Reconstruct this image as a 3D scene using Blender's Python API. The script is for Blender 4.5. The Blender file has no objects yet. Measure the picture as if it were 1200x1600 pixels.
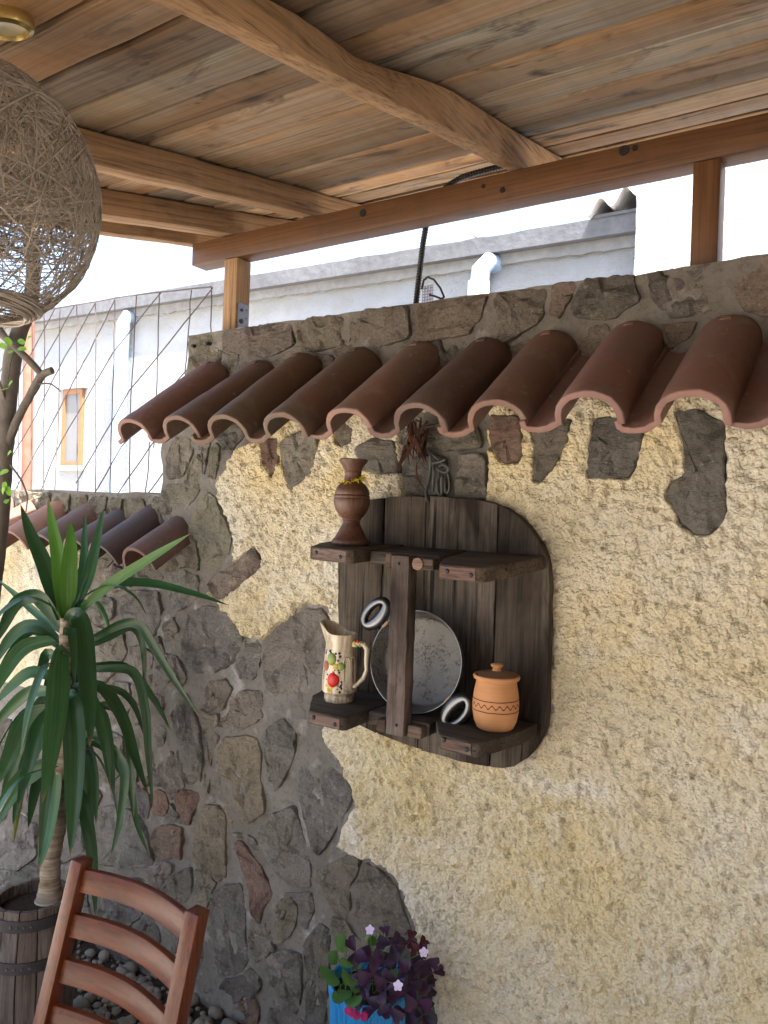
import bpy, bmesh, math, random
import numpy as np
from mathutils import Vector, Matrix, noise as mnoise
R_ = math.radians
random.seed(7)
sc = bpy.context.scene
COL = sc.collection

# ------------------------------------------------------------------ camera
F = 1200.0; YAW = R_(33.0); ROLL = R_(2.0); CH = 1.75
cam_d = bpy.data.cameras.new('camera'); cam = bpy.data.objects.new('camera', cam_d); COL.objects.link(cam)
cam_d.sensor_fit = 'VERTICAL'; cam_d.sensor_height = 36.0; cam_d.sensor_width = 27.0
cam_d.lens = 36.0 * F / 1600.0; cam_d.clip_start = 0.02; cam_d.clip_end = 2000
cam.matrix_world = (Matrix.Translation((0, 0, CH)) @ Matrix.Rotation(YAW, 4, 'Z') @
                    Matrix.Rotation(R_(90), 4, 'X') @ Matrix.Rotation(ROLL, 4, 'Z'))
sc.camera = cam
# ------------------------------------------------------------------ light
SUN_EL = R_(64); SUN_DIR = Vector((0.93, -0.36, 0)).normalized()
wd = bpy.data.worlds.new('World'); sc.world = wd; wd.use_nodes = True
wn = wd.node_tree; bg = wn.nodes['Background']
sky = wn.nodes.new('ShaderNodeTexSky'); sky.sky_type = 'NISHITA'; sky.sun_disc = False
sky.sun_elevation = SUN_EL; sky.sun_rotation = math.atan2(SUN_DIR.x, SUN_DIR.y)
sky.air_density = 1.0; sky.dust_density = 5.0; sky.ozone_density = 1.0
wn.links.new(sky.outputs[0], bg.inputs[0]); bg.inputs[1].default_value = 0.15
sd = bpy.data.lights.new('sun', 'SUN'); sun = bpy.data.objects.new('sun', sd); COL.objects.link(sun)
sd.energy = 5.0; sd.angle = R_(0.5); sd.color = (1.0, 0.94, 0.85)
S = Vector((SUN_DIR.x * math.cos(SUN_EL), SUN_DIR.y * math.cos(SUN_EL), math.sin(SUN_EL)))
sun.rotation_euler = S.to_track_quat('Z', 'Y').to_euler(); sun.location = S * 20
sc.view_settings.view_transform = 'Standard'; sc.view_settings.look = 'None'
sc.view_settings.exposure = 2.5; sc.view_settings.gamma = 1.0
sc.render.engine = 'CYCLES'
sc.cycles.max_bounces = 10; sc.cycles.diffuse_bounces = 6

# ------------------------------------------------------------------ pixel -> place
fw = np.array([-math.sin(YAW), math.cos(YAW), 0]); rt = np.array([math.cos(YAW), math.sin(YAW), 0]); upv = np.array([0, 0, 1.])
CAM = np.array([0, 0, CH])
def ray(x, y):
    u = x - 600; v = 800 - y; c, s = math.cos(ROLL), math.sin(ROLL)
    return (fw * F + rt * (u * c - v * s) + upv * (u * s + v * c)) / F
def onY(x, y, Y): r = ray(x, y); return Vector(CAM + r * (Y / r[1]))
def onZ(x, y, Z): r = ray(x, y); return Vector(CAM + r * ((Z - CH) / r[2]))
def dep(x, y, d): return Vector(CAM + ray(x, y) * d)
SL = 0.195
def onRoof(x, y, z0):
    r = ray(x, y); t = (z0 - SL * 1.98 - CH) / (r[2] - SL * r[1]); return Vector(CAM + r * t)
def roofz(Y, z0=2.73): return z0 + SL * (Y - 1.98)
W = 1.95

# ------------------------------------------------------------------ noise on arrays
class VN:
    def __init__(s, seed):
        s.t = np.random.RandomState(seed).rand(256, 256)
    def __call__(s, x, y):
        xi = np.floor(x).astype(int); yi = np.floor(y).astype(int); fx = x - xi; fy = y - yi
        fx = fx * fx * fx * (fx * (fx * 6 - 15) + 10); fy = fy * fy * fy * (fy * (fy * 6 - 15) + 10)
        g = lambda a, b: s.t[a & 255, b & 255]
        return (g(xi, yi) * (1 - fx) + g(xi + 1, yi) * fx) * (1 - fy) + (g(xi, yi + 1) * (1 - fx) + g(xi + 1, yi + 1) * fx) * fy
def fbm(x, y, f, seed, octv=3):
    o = 0; a = 1; t = 0
    for i in range(octv):
        o = o + a * (VN(seed + i)(x * f + 13.7 * i, y * f * 1.03 + 7.1 * i) - .5); t += a; a *= .5; f *= 2.07
    return o / t * 2
def sdist(px, py, poly):
    """signed distance (positive inside)"""
    P = np.array(poly); n = len(P); d = np.full(px.shape, 1e9); ins = np.zeros(px.shape, bool)
    for i in range(n):
        ax, ay = P[i]; bx, by = P[(i + 1) % n]; ex, ey = bx - ax, by - ay
        L = ex * ex + ey * ey + 1e-12
        t = np.clip(((px - ax) * ex + (py - ay) * ey) / L, 0, 1)
        d = np.minimum(d, (px - ax - t * ex) ** 2 + (py - ay - t * ey) ** 2)
        c = ((ay > py) != (by > py)) & (px < (bx - ax) * (py - ay) / (by - ay + 1e-12) + ax)
        ins ^= c
    d = np.sqrt(d); return np.where(ins, d, -d)
def sstep(x, a, b): t = np.clip((x - a) / (b - a), 0, 1); return t * t * (3 - 2 * t)

# ------------------------------------------------------------------ materials
class NT:
    def __init__(s, name, rough=.8, spec=.3):
        s.m = bpy.data.materials.new(name); s.m.use_nodes = True; s.t = s.m.node_tree
        s.b = s.t.nodes['Principled BSDF']; s.b.inputs['Roughness'].default_value = rough
        s.b.inputs['Specular IOR Level'].default_value = spec
        s.oi = None
    def n(s, typ, **kw):
        nd = s.t.nodes.new(typ)
        for k, v in kw.items(): setattr(nd, k, v)
        return nd
    def link(s, a, b): s.t.links.new(a, b)
    def inp(s, sock, v):
        if hasattr(v, 'is_output') or isinstance(v, bpy.types.NodeSocket): s.link(v, sock)
        else: sock.default_value = v
    def info(s):
        if not s.oi: s.oi = s.n('ShaderNodeObjectInfo')
        return s.oi
    def coords(s, scale=(1, 1, 1), rnd=True, kind='Object'):
        tc = s.n('ShaderNodeTexCoord').outputs[kind]
        if rnd:
            m = s.n('ShaderNodeVectorMath', operation='MULTIPLY_ADD')
            s.link(s.info().outputs['Random'], m.inputs[0]); m.inputs[1].default_value = (31, 17, 23); s.link(tc, m.inputs[2]); tc = m.outputs[0]
        mp = s.n('ShaderNodeMapping'); mp.inputs['Scale'].default_value = scale; s.link(tc, mp.inputs[0]); return mp.outputs[0]
    def noise(s, co, scale, detail=4, rough=.55, dist=0):
        nd = s.n('ShaderNodeTexNoise'); s.link(co, nd.inputs['Vector'])
        nd.inputs['Scale'].default_value = scale; nd.inputs['Detail'].default_value = detail
        nd.inputs['Roughness'].default_value = rough; nd.inputs['Distortion'].default_value = dist
        return nd.outputs['Fac']
    def voro(s, co, scale, feature='F1', out='Distance', rnd=1):
        nd = s.n('ShaderNodeTexVoronoi', feature=feature); s.link(co, nd.inputs['Vector']); nd.inputs['Scale'].default_value = scale
        nd.inputs['Randomness'].default_value = rnd
        return nd.outputs[out]
    def ramp(s, f, stops, interp='LINEAR'):
        nd = s.n('ShaderNodeValToRGB'); e = nd.color_ramp.elements; nd.color_ramp.interpolation = interp
        while len(e) < len(stops): e.new(.5)
        for q, (p, c) in zip(e, stops):
            q.position = p; q.color = (c, c, c, 1) if not hasattr(c, '__len__') else (*c[:3], 1)
        s.link(f, nd.inputs[0]); return nd.outputs[0]
    def mix(s, fac, a, b, bt='MIX'):
        nd = s.n('ShaderNodeMix', data_type='RGBA', blend_type=bt)
        s.inp(nd.inputs[0], fac)
        for k, v in ((6, a), (7, b)):
            if hasattr(v, '__len__'): v = (*v[:3], 1)
            s.inp(nd.inputs[k], v)
        return nd.outputs[2]
    def math(s, op, a, b=0.0, c=None):
        nd = s.n('ShaderNodeMath', operation=op); s.inp(nd.inputs[0], a); s.inp(nd.inputs[1], b)
        if c is not None: s.inp(nd.inputs[2], c)
        return nd.outputs[0]
    def bump(s, h, dist=.003, strength=1.0, prev=None):
        nd = s.n('ShaderNodeBump'); nd.inputs['Distance'].default_value = dist; nd.inputs['Strength'].default_value = strength
        s.link(h, nd.inputs['Height'])
        if prev is not None: s.link(prev, nd.inputs['Normal'])
        return nd.outputs[0]
    def out(s, color=None, normal=None, rough=None):
        if color is not None: s.inp(s.b.inputs['Base Color'], color if not hasattr(color, '__len__') else (*color[:3], 1))
        if normal is not None: s.link(normal, s.b.inputs['Normal'])
        if rough is not None: s.inp(s.b.inputs['Roughness'], rough)
        return s.m
    def tint(s, col): return s.mix(1.0, col, s.info().outputs['Color'], 'MULTIPLY')

def wood(name, dark, light, grey, greyamt=.4, rough=.75, spec=.25, bumpd=.002, blotch=.5, knots=True, gx=1.0, cracks=.5, lo=.5, stain=(.02, .014, .01)):
    t = NT(name, rough, spec)
    c1 = t.coords((gx * .8, 17, 17)); c2 = t.coords((gx * 3, 150, 150)); c5 = t.coords((gx * 1.1, 55, 55)); c3 = t.coords((1.2, 3.5, 3.5)); c4 = t.coords((30, 1.5, 1.5))
    g1 = t.noise(c1, 1.0, 6, .62, .7); g2 = t.noise(c2, 1.0, 3, .6); big = t.noise(c3, 1.6, 4, .6, .3); saw = t.noise(c4, 1.0, 2, .5)
    base = t.mix(t.ramp(g1, [(.2, 0), (.8, 1)]), dark, light)
    gf = t.math('MULTIPLY', t.ramp(big, [(.38, 0), (.62, 1)]), greyamt)
    base = t.mix(gf, base, t.mix(g2, [x * .55 for x in grey], [x * 1.25 for x in grey]))
    fine = t.ramp(g2, [(.3, lo), (.5, 1.0), (.72, 1.12)]); crack = t.ramp(t.noise(c5, 1.0, 4, .6, .5), [(.62, 0), (.67, 1)])
    base = t.mix(1.0, base, fine, 'MULTIPLY'); base = t.mix(t.math('MULTIPLY', crack, cracks), base, [x * .6 for x in stain])
    bl = t.noise(t.coords((2.2, 6, 6)), 2.1, 5, .65, .8)
    base = t.mix(t.math('MULTIPLY', t.ramp(bl, [(.56, 0), (.72, 1)]), blotch), base, stain)
    base = t.mix(t.math('MULTIPLY', t.ramp(saw, [(.5, 0), (.75, 1)]), .14), base, stain)
    if knots:
        kv = t.voro(t.coords((2.2, 5.5, 5.5)), 1.0)
        base = t.mix(t.ramp(kv, [(.05, .8), (.13, 0)]), base, stain)
    h = t.mix(.5, g1, g2)
    n = t.bump(h, bumpd, .9); n = t.bump(t.math('SUBTRACT', 1.0, crack), bumpd * cracks * 1.5, .8, n); n = t.bump(saw, .0008, .5, n)
    return t.out(t.tint(base), n)

M = {}
M['plank'] = wood('old_plank_wood', (.165, .096, .045), (.35, .218, .115), (.32, .272, .215), .85, blotch=.9, bumpd=.002, gx=.5, cracks=.45, lo=.72)
M['rafter'] = wood('rafter_wood', (.19, .105, .048), (.41, .245, .122), (.36, .26, .165), .25, blotch=.3, bumpd=.0015)
M['header'] = wood('stained_pine', (.06, .023, .007), (.145, .062, .020), (.15, .08, .04), .1, rough=.5, spec=.4, blotch=.3, bumpd=.0008, cracks=.25)
M['darkwood'] = wood('weathered_dark_wood', (.006, .004, .003), (.034, .023, .017), (.17, .145, .125), .75, rough=.85, blotch=.8, bumpd=.005, cracks=.9, gx=1.2, stain=(.008, .006, .005))
M['shelfwood'] = wood('shelf_dark_wood', (.014, .010, .0065), (.05, .035, .024), (.12, .10, .078), .55, rough=.85, blotch=.5, bumpd=.003, gx=1.5, stain=(.008, .006, .005))
M['endgrain'] = wood('split_red_wood', (.05, .026, .018), (.17, .10, .075), (.2, .16, .13), .5, rough=.8, blotch=.5, bumpd=.003)
M['chair'] = wood('varnished_red_wood', (.045, .0085, .002), (.13, .030, .006), (.12, .03, .01), .1, rough=.3, spec=.25, blotch=.12, bumpd=.0003, knots=False, cracks=.08)
M['vasewood'] = wood('turned_walnut', (.055, .022, .012), (.15, .066, .036), (.1, .06, .04), .2, rough=.42, spec=.4, blotch=.3, bumpd=.0008, knots=False, cracks=.15)
M['stave'] = wood('barrel_wood', (.045, .03, .022), (.13, .085, .06), (.16, .14, .125), .7, rough=.85, blotch=.5, bumpd=.002)
M['bluewood'] = wood('blue_painted_wood', (.012, .16, .42), (.03, .27, .60), (.03, .24, .52), .2, rough=.5, blotch=.15, bumpd=.001, knots=False, cracks=.1, stain=(.02, .08, .2))

def stonemat():
    t = NT('wall_stone', .9, .2)
    c = t.coords(); a = t.noise(c, 6, 9, .72, .8); b = t.noise(c, 55, 6, .75); d = t.noise(c, 2.2, 5, .65, .6); e = t.noise(c, 17, 7, .72, .4)
    cs = t.coords((4, 4, 22)); lay = t.noise(cs, 1.3, 6, .68, 1.6)
    base = t.mix(t.ramp(a, [(.32, 0), (.68, 1)]), (.6, .58, .55), (1.3, 1.26, 1.18))
    base = t.tint(base)
    base = t.mix(t.ramp(d, [(.48, 0), (.68, .6)]), base, (.165, .14, .10))
    base = t.mix(t.ramp(b, [(.53, 0), (.75, .55)]), base, (.045, .04, .035))
    base = t.mix(t.ramp(e, [(.58, 0), (.72, .6)]), base, (.33, .305, .27))
    base = t.mix(t.ramp(t.noise(c, 130, 3, .7), [(.35, .45), (.5, 0)]), base, (.05, .045, .04)); base = t.mix(t.ramp(t.noise(c, 95, 3, .7), [(.6, 0), (.72, .4)]), base, (.36, .34, .31))
    crk = t.voro(t.coords((5, 5, 7)), 1.0, 'DISTANCE_TO_EDGE'); ck = t.ramp(t.math('ADD', crk, t.math('MULTIPLY', t.math('SUBTRACT', a, .5), .5)), [(.0, 1), (.012, 0)])
    base = t.mix(t.math('MULTIPLY', ck, .35), base, (.03, .026, .023))
    n = t.bump(lay, .011, .8); n = t.bump(a, .018, .9, n); n = t.bump(e, .007, .9, n); n = t.bump(b, .006, 1.0, n); n = t.bump(t.math('SUBTRACT', 1.0, ck), .002, .5, n)
    return t.out(base, n)
M['stone'] = stonemat()
def mortarmat():
    t = NT('wall_mortar', .95, .15); c = t.coords(rnd=False)
    a = t.noise(c, 3.2, 6, .65, .5); b = t.noise(c, 60, 5, .7); d = t.noise(c, 11, 5, .6)
    base = t.mix(t.ramp(a, [(.35, 0), (.65, 1)]), (.125, .111, .093), (.19, .172, .148))
    base = t.mix(t.ramp(d, [(.56, 0), (.72, .8)]), base, (.34, .32, .295))
    base = t.mix(t.ramp(b, [(.5, 0), (.75, .6)]), base, (.05, .043, .036))
    n = t.bump(d, .008, .7); n = t.bump(b, .004, 1.0, n)
    return t.out(base, n)
M['mortar'] = mortarmat()
def stuccomat():
    t = NT('yellow_roughcast', .93, .15); c = t.coords(rnd=False)
    big = t.noise(c, 1.5, 5, .6, .3); mid = t.noise(c, 7, 5, .65); cl = t.voro(c, 120); fi = t.noise(c, 190, 4, .7); sp = t.noise(c, 38, 4, .7)
    base = t.mix(t.ramp(big, [(.36, 0), (.62, 1)]), (.70, .565, .30), (.72, .655, .51))
    base = t.mix(t.ramp(mid, [(.45, 0), (.75, .55)]), base, (.64, .57, .46))
    base = t.mix(t.ramp(sp, [(.58, 0), (.74, .75)]), base, (.22, .165, .09))
    base = t.mix(t.ramp(fi, [(.25, .45), (.5, 0)]), base, (.30, .21, .09))
    dirt = t.noise(t.coords((3, 3, .8), rnd=False), 1.3, 6, .7, .5); base = t.mix(t.ramp(dirt, [(.55, 0), (.75, .35)]), base, (.34, .28, .20)); base = t.mix(t.ramp(t.noise(c, 3.2, 6, .7, .6), [(.54, 0), (.66, .6)]), base, (.76, .72, .63))
    n = t.bump(t.math('SUBTRACT', 1.0, cl), .007, .9); n = t.bump(fi, .005, 1.0, n)
    return t.out(base, n)
M['stucco'] = stuccomat()
def tilemat(name, base_c, dirt, tip):
    t = NT(name, .7, .3); c = t.coords(); a = t.noise(c, 4, 6, .65, .5); b = t.noise(c, 60, 5, .7); d = t.noise(c, 13, 5, .6)
    base = t.mix(t.ramp(a, [(.35, 0), (.65, 1)]), base_c, dirt)
    base = t.mix(t.ramp(d, [(.55, 0), (.75, .55)]), base, tip)
    base = t.mix(t.ramp(b, [(.58, 0), (.78, .5)]), base, (.05, .035, .028))
    base = t.mix(t.ramp(t.noise(c, 7, 7, .72, .6), [(.52, 0), (.68, .55)]), base, (.20, .155, .12)); base = t.mix(t.ramp(t.noise(c, 28, 5, .7), [(.64, 0), (.70, .6)]), base, (.27, .24, .2))
    n = t.bump(d, .003, .6); n = t.bump(b, .0018, .7, n)
    return t.out(t.tint(base), n)
M['tile'] = tilemat('terracotta_tile', (.155, .085, .060), (.12, .088, .069), (.185, .092, .062))
M['tileend'] = tilemat('terracotta_cut_edge', (.20, .112, .082), (.15, .096, .074), (.25, .155, .12))
M['lowtile'] = tilemat('old_weathered_tile', (.17, .10, .078), (.115, .095, .088), (.21, .13, .10))
def plain(name, col, rough=.6, spec=.4, metal=0, nscale=25, var=.25, bump=.001):
    t = NT(name, rough, spec); c = t.coords(); a = t.noise(c, nscale, 5, .6); b = t.noise(c, nscale * .18, 4, .6)
    base = t.mix(t.math('MULTIPLY', a, 1), [x * (1 - var) for x in col], [min(1, x * (1 + var)) for x in col])
    base = t.mix(t.ramp(b, [(.4, 0), (.75, .4)]), base, [x * (1 - var * 1.6) for x in col])
    t.b.inputs['Metallic'].default_value = metal
    return t.out(t.tint(base), t.bump(a, bump, .6))
M['black'] = plain('black_plastic', (.012, .012, .013), .4)
M['bolt'] = plain('dark_bolt', (.03, .028, .03), .5, .5, .6)
M['steel'] = plain('galvanised_plate', (.16, .17, .20), .5, .5, .7, 60)
M['chrome'] = plain('polished_handle_metal', (.20, .197, .19), .40, .5, 1.0, 12, .06, .0001)
M['rod'] = plain('rusty_rod', (.13, .11, .11), .8, .3, .3, 40)
M['soil'] = plain('soil', (.035, .026, .02), .95, .1, 0, 60, .5, .006)
M['hoop'] = plain('iron_hoop', (.035, .03, .03), .65, .4, .5, 40, .4)
M['twine'] = plain('jute_twine', (.33, .285, .235), .9, .15, 0, 30, .35)
M['brass'] = plain('brass_ring', (.55, .42, .16), .28, .5, .9, 12, .1, .0002)
M['whiteplaster'] = plain('white_plaster', (.80, .80, .80), .9, .15, 0, 50, .06, .008)
M['slab'] = plain('roof_slab_concrete', (.13, .135, .15), .9, .15, 0, 18, .4, .008)
M['pvc'] = plain('pale_blue_pipe', (.25, .34, .48), .5, .3, 0, 6, .05, .0004)
M['rustpipe'] = plain('rusty_pipe', (.22, .10, .07), .7, .3, 0, 20, .4)
M['windowwood'] = plain('orange_window_wood', (.25, .125, .06), .6, .3, 0, 15, .2)
M['windowglass'] = plain('dusty_window_pane', (.15, .155, .165), .35, .5, 0, 5, .1, .0001)
M['fibro'] = plain('fibre_cement_sheet', (.72, .70, .69), .9, .2, 0, 30, .35, .003)
M['wire'] = plain('grey_wire', (.075, .078, .07), .55, .4, .3, 60)
M['dried'] = plain('dried_leaf', (.042, .017, .010), .85, .2, 0, 40, .5)
M['foil'] = plain('yellow_foil', (.75, .6, .03), .4, .5, .2, 40, .3)
M['pebble'] = plain('pebble', (.17, .145, .115), .85, .25, 0, 14, .7, .003)
M['yellowed'] = plain('bulb_glass', (.8, .8, .78), .25, .5, 0, 5, .02, .0001)
M['bark'] = plain('tree_bark', (.14, .12, .098), .95, .15, 0, 26, .5, .006)
M['potedge'] = plain('terracotta_jar_lid', (.18, .105, .06), .8, .2, 0, 20, .3)
M['petal'] = plain('pale_lilac_petal', (.62, .52, .72), .6, .2, 0, 20, .1)
M['magenta'] = plain('magenta_petal', (.30, .012, .09), .6, .2, 0, 20, .3)

def facademat():
    t = NT('pale_roughcast_facade', .95, .1); c = t.coords(rnd=False); a = t.noise(c, 30, 6, .75); b = t.noise(c, .8, 4, .6); d = t.noise(c, 7, 4, .7)
    z = t.n('ShaderNodeSeparateXYZ'); t.link(c, z.inputs[0])
    base = t.mix(t.ramp(b, [(.4, 0), (.65, 1)]), (.38, .42, .48), (.49, .52, .56))
    sepx = z.outputs[0]; zz = t.math('ADD', z.outputs[2], t.math('MULTIPLY', d, .35))
    base = t.mix(t.ramp(t.math('SUBTRACT', t.math('ADD', zz, t.math('MULTIPLY', sepx, -.0)), 3.0), [(.28, 0), (.52, .7)]), base, (.36, .32, .24))   # rusty run-off stain under the slab
    return t.out(base, t.bump(a, .06, 1.0))
M['facade'] = facademat()

def groundmat():
    t = NT('concrete_ground', .9, .2); c = t.coords(rnd=False); a = t.noise(c, 1.2, 6, .6); b = t.noise(c, 40, 5, .7)
    base = t.mix(a, (.42, .385, .335), (.52, .485, .43)); base = t.mix(t.ramp(b, [(.5, 0), (.8, .5)]), base, (.2, .18, .15))
    return t.out(base, t.bump(b, .003, .6))
M['ground'] = groundmat()

def leafmat(name, c1, c2, rough=.4, trans=.25, stripe=True, spec=.4):
    t = NT(name, rough, spec); co = t.coords(); a = t.noise(co, 9, 3, .5)
    uv = t.n('ShaderNodeTexCoord').outputs['UV']
    mp = t.n('ShaderNodeMapping'); mp.inputs['Scale'].default_value = (26, 1.2, 1); t.link(uv, mp.inputs[0])
    st = t.noise(mp.outputs[0], 1.0, 3, .6)
    base = t.mix(a, c1, c2)
    if stripe: base = t.mix(t.ramp(st, [(.35, 0), (.7, .5)]), base, [min(1, x * 1.9) for x in c2])
    base = t.tint(base)
    if stripe:
        sv = t.n('ShaderNodeSeparateXYZ'); t.link(uv, sv.inputs[0]); tipf = t.math('ADD', sv.outputs[1], t.math('MULTIPLY', t.math('SUBTRACT', a, .5), .12)); base = t.mix(t.ramp(tipf, [(.95, 0), (.985, .9)]), base, (.16, .10, .045))
    tr = t.n('ShaderNodeBsdfTranslucent'); t.link(base, tr.inputs[0])
    mx = t.n('ShaderNodeMixShader'); mx.inputs[0].default_value = trans
    t.link(t.b.outputs[0], mx.inputs[1]); t.link(tr.outputs[0], mx.inputs[2])
    t.link(mx.outputs[0], t.t.nodes['Material Output'].inputs[0])
    return t.out(base, t.bump(st, .0008, .5))
M['yucca'] = leafmat('yucca_leaf', (.018, .052, .018), (.034, .088, .028), .25, .2)
M['oxalis'] = leafmat('purple_leaf', (.020, .009, .026), (.045, .017, .048), .5, .15, False)
M['green'] = leafmat('round_green_leaf', (.055, .15, .04), (.10, .24, .07), .5, .2, False)
M['treeleaf'] = leafmat('tree_leaf', (.10, .22, .03), (.18, .34, .05), .5, .4, False)

# ------------------------------------------------------------------ mesh helpers
class MB:
    def __init__(s): s.v = []; s.f = []; s.mi = []; s.uv = {}
    def add(s, vs, fs, mi=0):
        o = len(s.v); s.v += [tuple(v) for v in vs]
        for f in fs: s.f.append([i + o for i in f]); s.mi.append(mi)
        return o
    def box(s, a, b, mi=0):
        x0, y0, z0 = a; x1, y1, z1 = b
        s.add([(x0, y0, z0), (x1, y0, z0), (x1, y1, z0), (x0, y1, z0), (x0, y0, z1), (x1, y0, z1), (x1, y1, z1), (x0, y1, z1)],
              [(0, 3, 2, 1), (4, 5, 6, 7), (0, 1, 5, 4), (1, 2, 6, 5), (2, 3, 7, 6), (3, 0, 4, 7)], mi)
    def prism(s, poly, lo, hi, axis='Z', mi=0, mi_side=None):
        def P(p, h): return {'Z': (p[0], p[1], h), 'Y': (p[0], h, p[1]), 'X': (h, p[0], p[1])}[axis]
        n = len(poly); o = s.add([P(p, lo) for p in poly] + [P(p, hi) for p in poly], [])
        for f in ([list(range(n))[::-1], list(range(n, 2 * n))]): s.f.append([i + o for i in f]); s.mi.append(mi)
        for i in range(n):
            j = (i + 1) % n; s.f.append([o + i, o + j, o + n + j, o + n + i]); s.mi.append(mi if mi_side is None else mi_side)
    def tube(s, pts, rad, n=8, cap=True, mi=0):
        pts = [Vector(p) for p in pts]; m = len(pts)
        if not hasattr(rad, '__len__'): rad = [rad] * m
        rings = []; up = None
        for i, p in enumerate(pts):
            d = (pts[min(i + 1, m - 1)] - pts[max(i - 1, 0)]).normalized()
            if up is None: up = Vector((0, 0, 1)) if abs(d.z) < .9 else Vector((1, 0, 0))
            a = d.cross(up).normalized(); up = a.cross(d).normalized()
            rings.append([p + a * (rad[i] * math.cos(2 * math.pi * k / n)) + up * (rad[i] * math.sin(2 * math.pi * k / n)) for k in range(n)])
        o = s.add([v for r in rings for v in r], [])
        for i in range(m - 1):
            for k in range(n):
                l = (k + 1) % n; s.f.append([o + i * n + k, o + i * n + l, o + (i + 1) * n + l, o + (i + 1) * n + k]); s.mi.append(mi)
        if cap:
            s.f.append([o + k for k in range(n)][::-1]); s.mi.append(mi); s.f.append([o + (m - 1) * n + k for k in range(n)]); s.mi.append(mi)
    def loft(s, rings, cap=True, mi=0, closed=False):
        n = len(rings[0]); m = len(rings); o = s.add([v for r in rings for v in r], [])
        for i in range(m if closed else m - 1):
            j = (i + 1) % m
            for k in range(n):
                l = (k + 1) % n; s.f.append([o + i * n + k, o + i * n + l, o + j * n + l, o + j * n + k]); s.mi.append(mi)
        if cap and not closed:
            s.f.append([o + k for k in range(n)][::-1]); s.mi.append(mi); s.f.append([o + (m - 1) * n + k for k in range(n)]); s.mi.append(mi)
    def lathe(s, prof, n=40, c=(0, 0, 0), mi=0):
        rings = [[(c[0] + r * math.cos(2 * math.pi * k / n), c[1] + r * math.sin(2 * math.pi * k / n), c[2] + z) for k in range(n)] for r, z in prof]
        s.loft(rings, True, mi)
    def mesh(s, name, smooth=False, mats=None, recalc=True):
        me = bpy.data.meshes.new(name); me.from_pydata(s.v, [], s.f); me.update()
        if any(s.mi): me.polygons.foreach_set('material_index', s.mi)
        for m in (mats or []): me.materials.append(m)
        if recalc:
            bm = bmesh.new(); bm.from_mesh(me); bmesh.ops.recalc_face_normals(bm, faces=bm.faces); bm.to_mesh(me); bm.free()
        if smooth: me.polygons.foreach_set('use_smooth', [True] * len(me.polygons))
        return me
def bevel(me, w, seg=2, ang=30):
    bm = bmesh.new(); bm.from_mesh(me)
    ed = [e for e in bm.edges if len(e.link_faces) == 2 and e.calc_face_angle(0) > R_(ang)]
    bmesh.ops.bevel(bm, geom=ed, offset=w, segments=seg, affect='EDGES', profile=.5, clamp_overlap=True)
    bm.to_mesh(me); bm.free(); return me
def rough(me, amp, freq, seed=0):
    for v in me.vertices:
        n = mnoise.noise_vector(v.co * freq + Vector((seed * 3.1, seed * 1.7, 0))); v.co += n * amp
    me.update(); return me
def thing(name, label, cat, loc=(0, 0, 0), group=None):
    o = bpy.data.objects.new(name, None); COL.objects.link(o); o.location = loc; o.empty_display_size = .05
    o['label'] = label; o['category'] = cat
    if group: o['group'] = group
    return o
def obj(name, me, mat, parent=None, mw=None, color=None, kind=None):
    if isinstance(me, MB): me = me.mesh(name)
    if not me.materials:
        for m in (mat if isinstance(mat, (list, tuple)) else [mat]): me.materials.append(m)
    o = bpy.data.objects.new(name, me); COL.objects.link(o)
    if mw is not None: o.matrix_world = mw
    if parent is not None: o.parent = parent; o.matrix_parent_inverse = winv(parent)
    if color: o.color = (*color, 1)
    if kind: o['kind'] = kind
    return o
def wmat(o):
    m = o.matrix_basis.copy()
    return (wmat(o.parent) @ o.matrix_parent_inverse @ m) if o.parent else m
def winv(o): return wmat(o).inverted()
def tag(o, label, cat, group=None):
    o['label'] = label; o['category'] = cat
    if group: o['group'] = group
    return o
def smooth(me, ang=40):
    me.polygons.foreach_set('use_smooth', [True] * len(me.polygons))
    try: me.set_sharp_from_angle(angle=R_(ang))
    except Exception: pass
    return me
def beam_mesh(L, w, h, seed, nseg=None, wob=.004, bev=.006):
    """board of length L along local X, centred in Y and Z, slightly wavy edges"""
    n = nseg or max(2, int(L / .12)); rg = random.Random(seed); mb = MB(); rings = []
    for i in range(n + 1):
        x = -L / 2 + L * i / n
        j = lambda: rg.uniform(-wob, wob)
        rings.append([(x, -w / 2 + j(), -h / 2 + j() * .6), (x, w / 2 + j(), -h / 2 + j() * .6), (x, w / 2 + j(), h / 2), (x, -w / 2 + j(), h / 2)])
    mb.loft(rings); me = mb.mesh('beam')
    if bev: bevel(me, bev, 2, 50)
    return smooth(me, 35)
def axes(p, x, z):
    x = Vector(x).normalized(); y = Vector(z).cross(x).normalized(); z = x.cross(y)
    m = Matrix((x, y, z)).transposed().to_4x4(); m.translation = Vector(p); return m
def px_poly(pts, Y=W): return [(lambda v: (v.x, v.z))(onY(x, y, Y)) for x, y in pts]

# ================================================================== ground
mb = MB(); n = 60
for i in range(n + 1):
    for j in range(n + 1):
        a = (i / n * 2 - 1); b = (j / n * 2 - 1)
        x = 400 * a * abs(a) ** 2; y = 400 * b * abs(b) ** 2
        mb.v.append((x, y, 0))
for i in range(n):
    for j in range(n):
        q = i * (n + 1) + j; mb.f.append([q, q + n + 1, q + n + 2, q + 1]); mb.mi.append(0)
g = obj('ground', mb, M['ground'], kind='structure')

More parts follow.
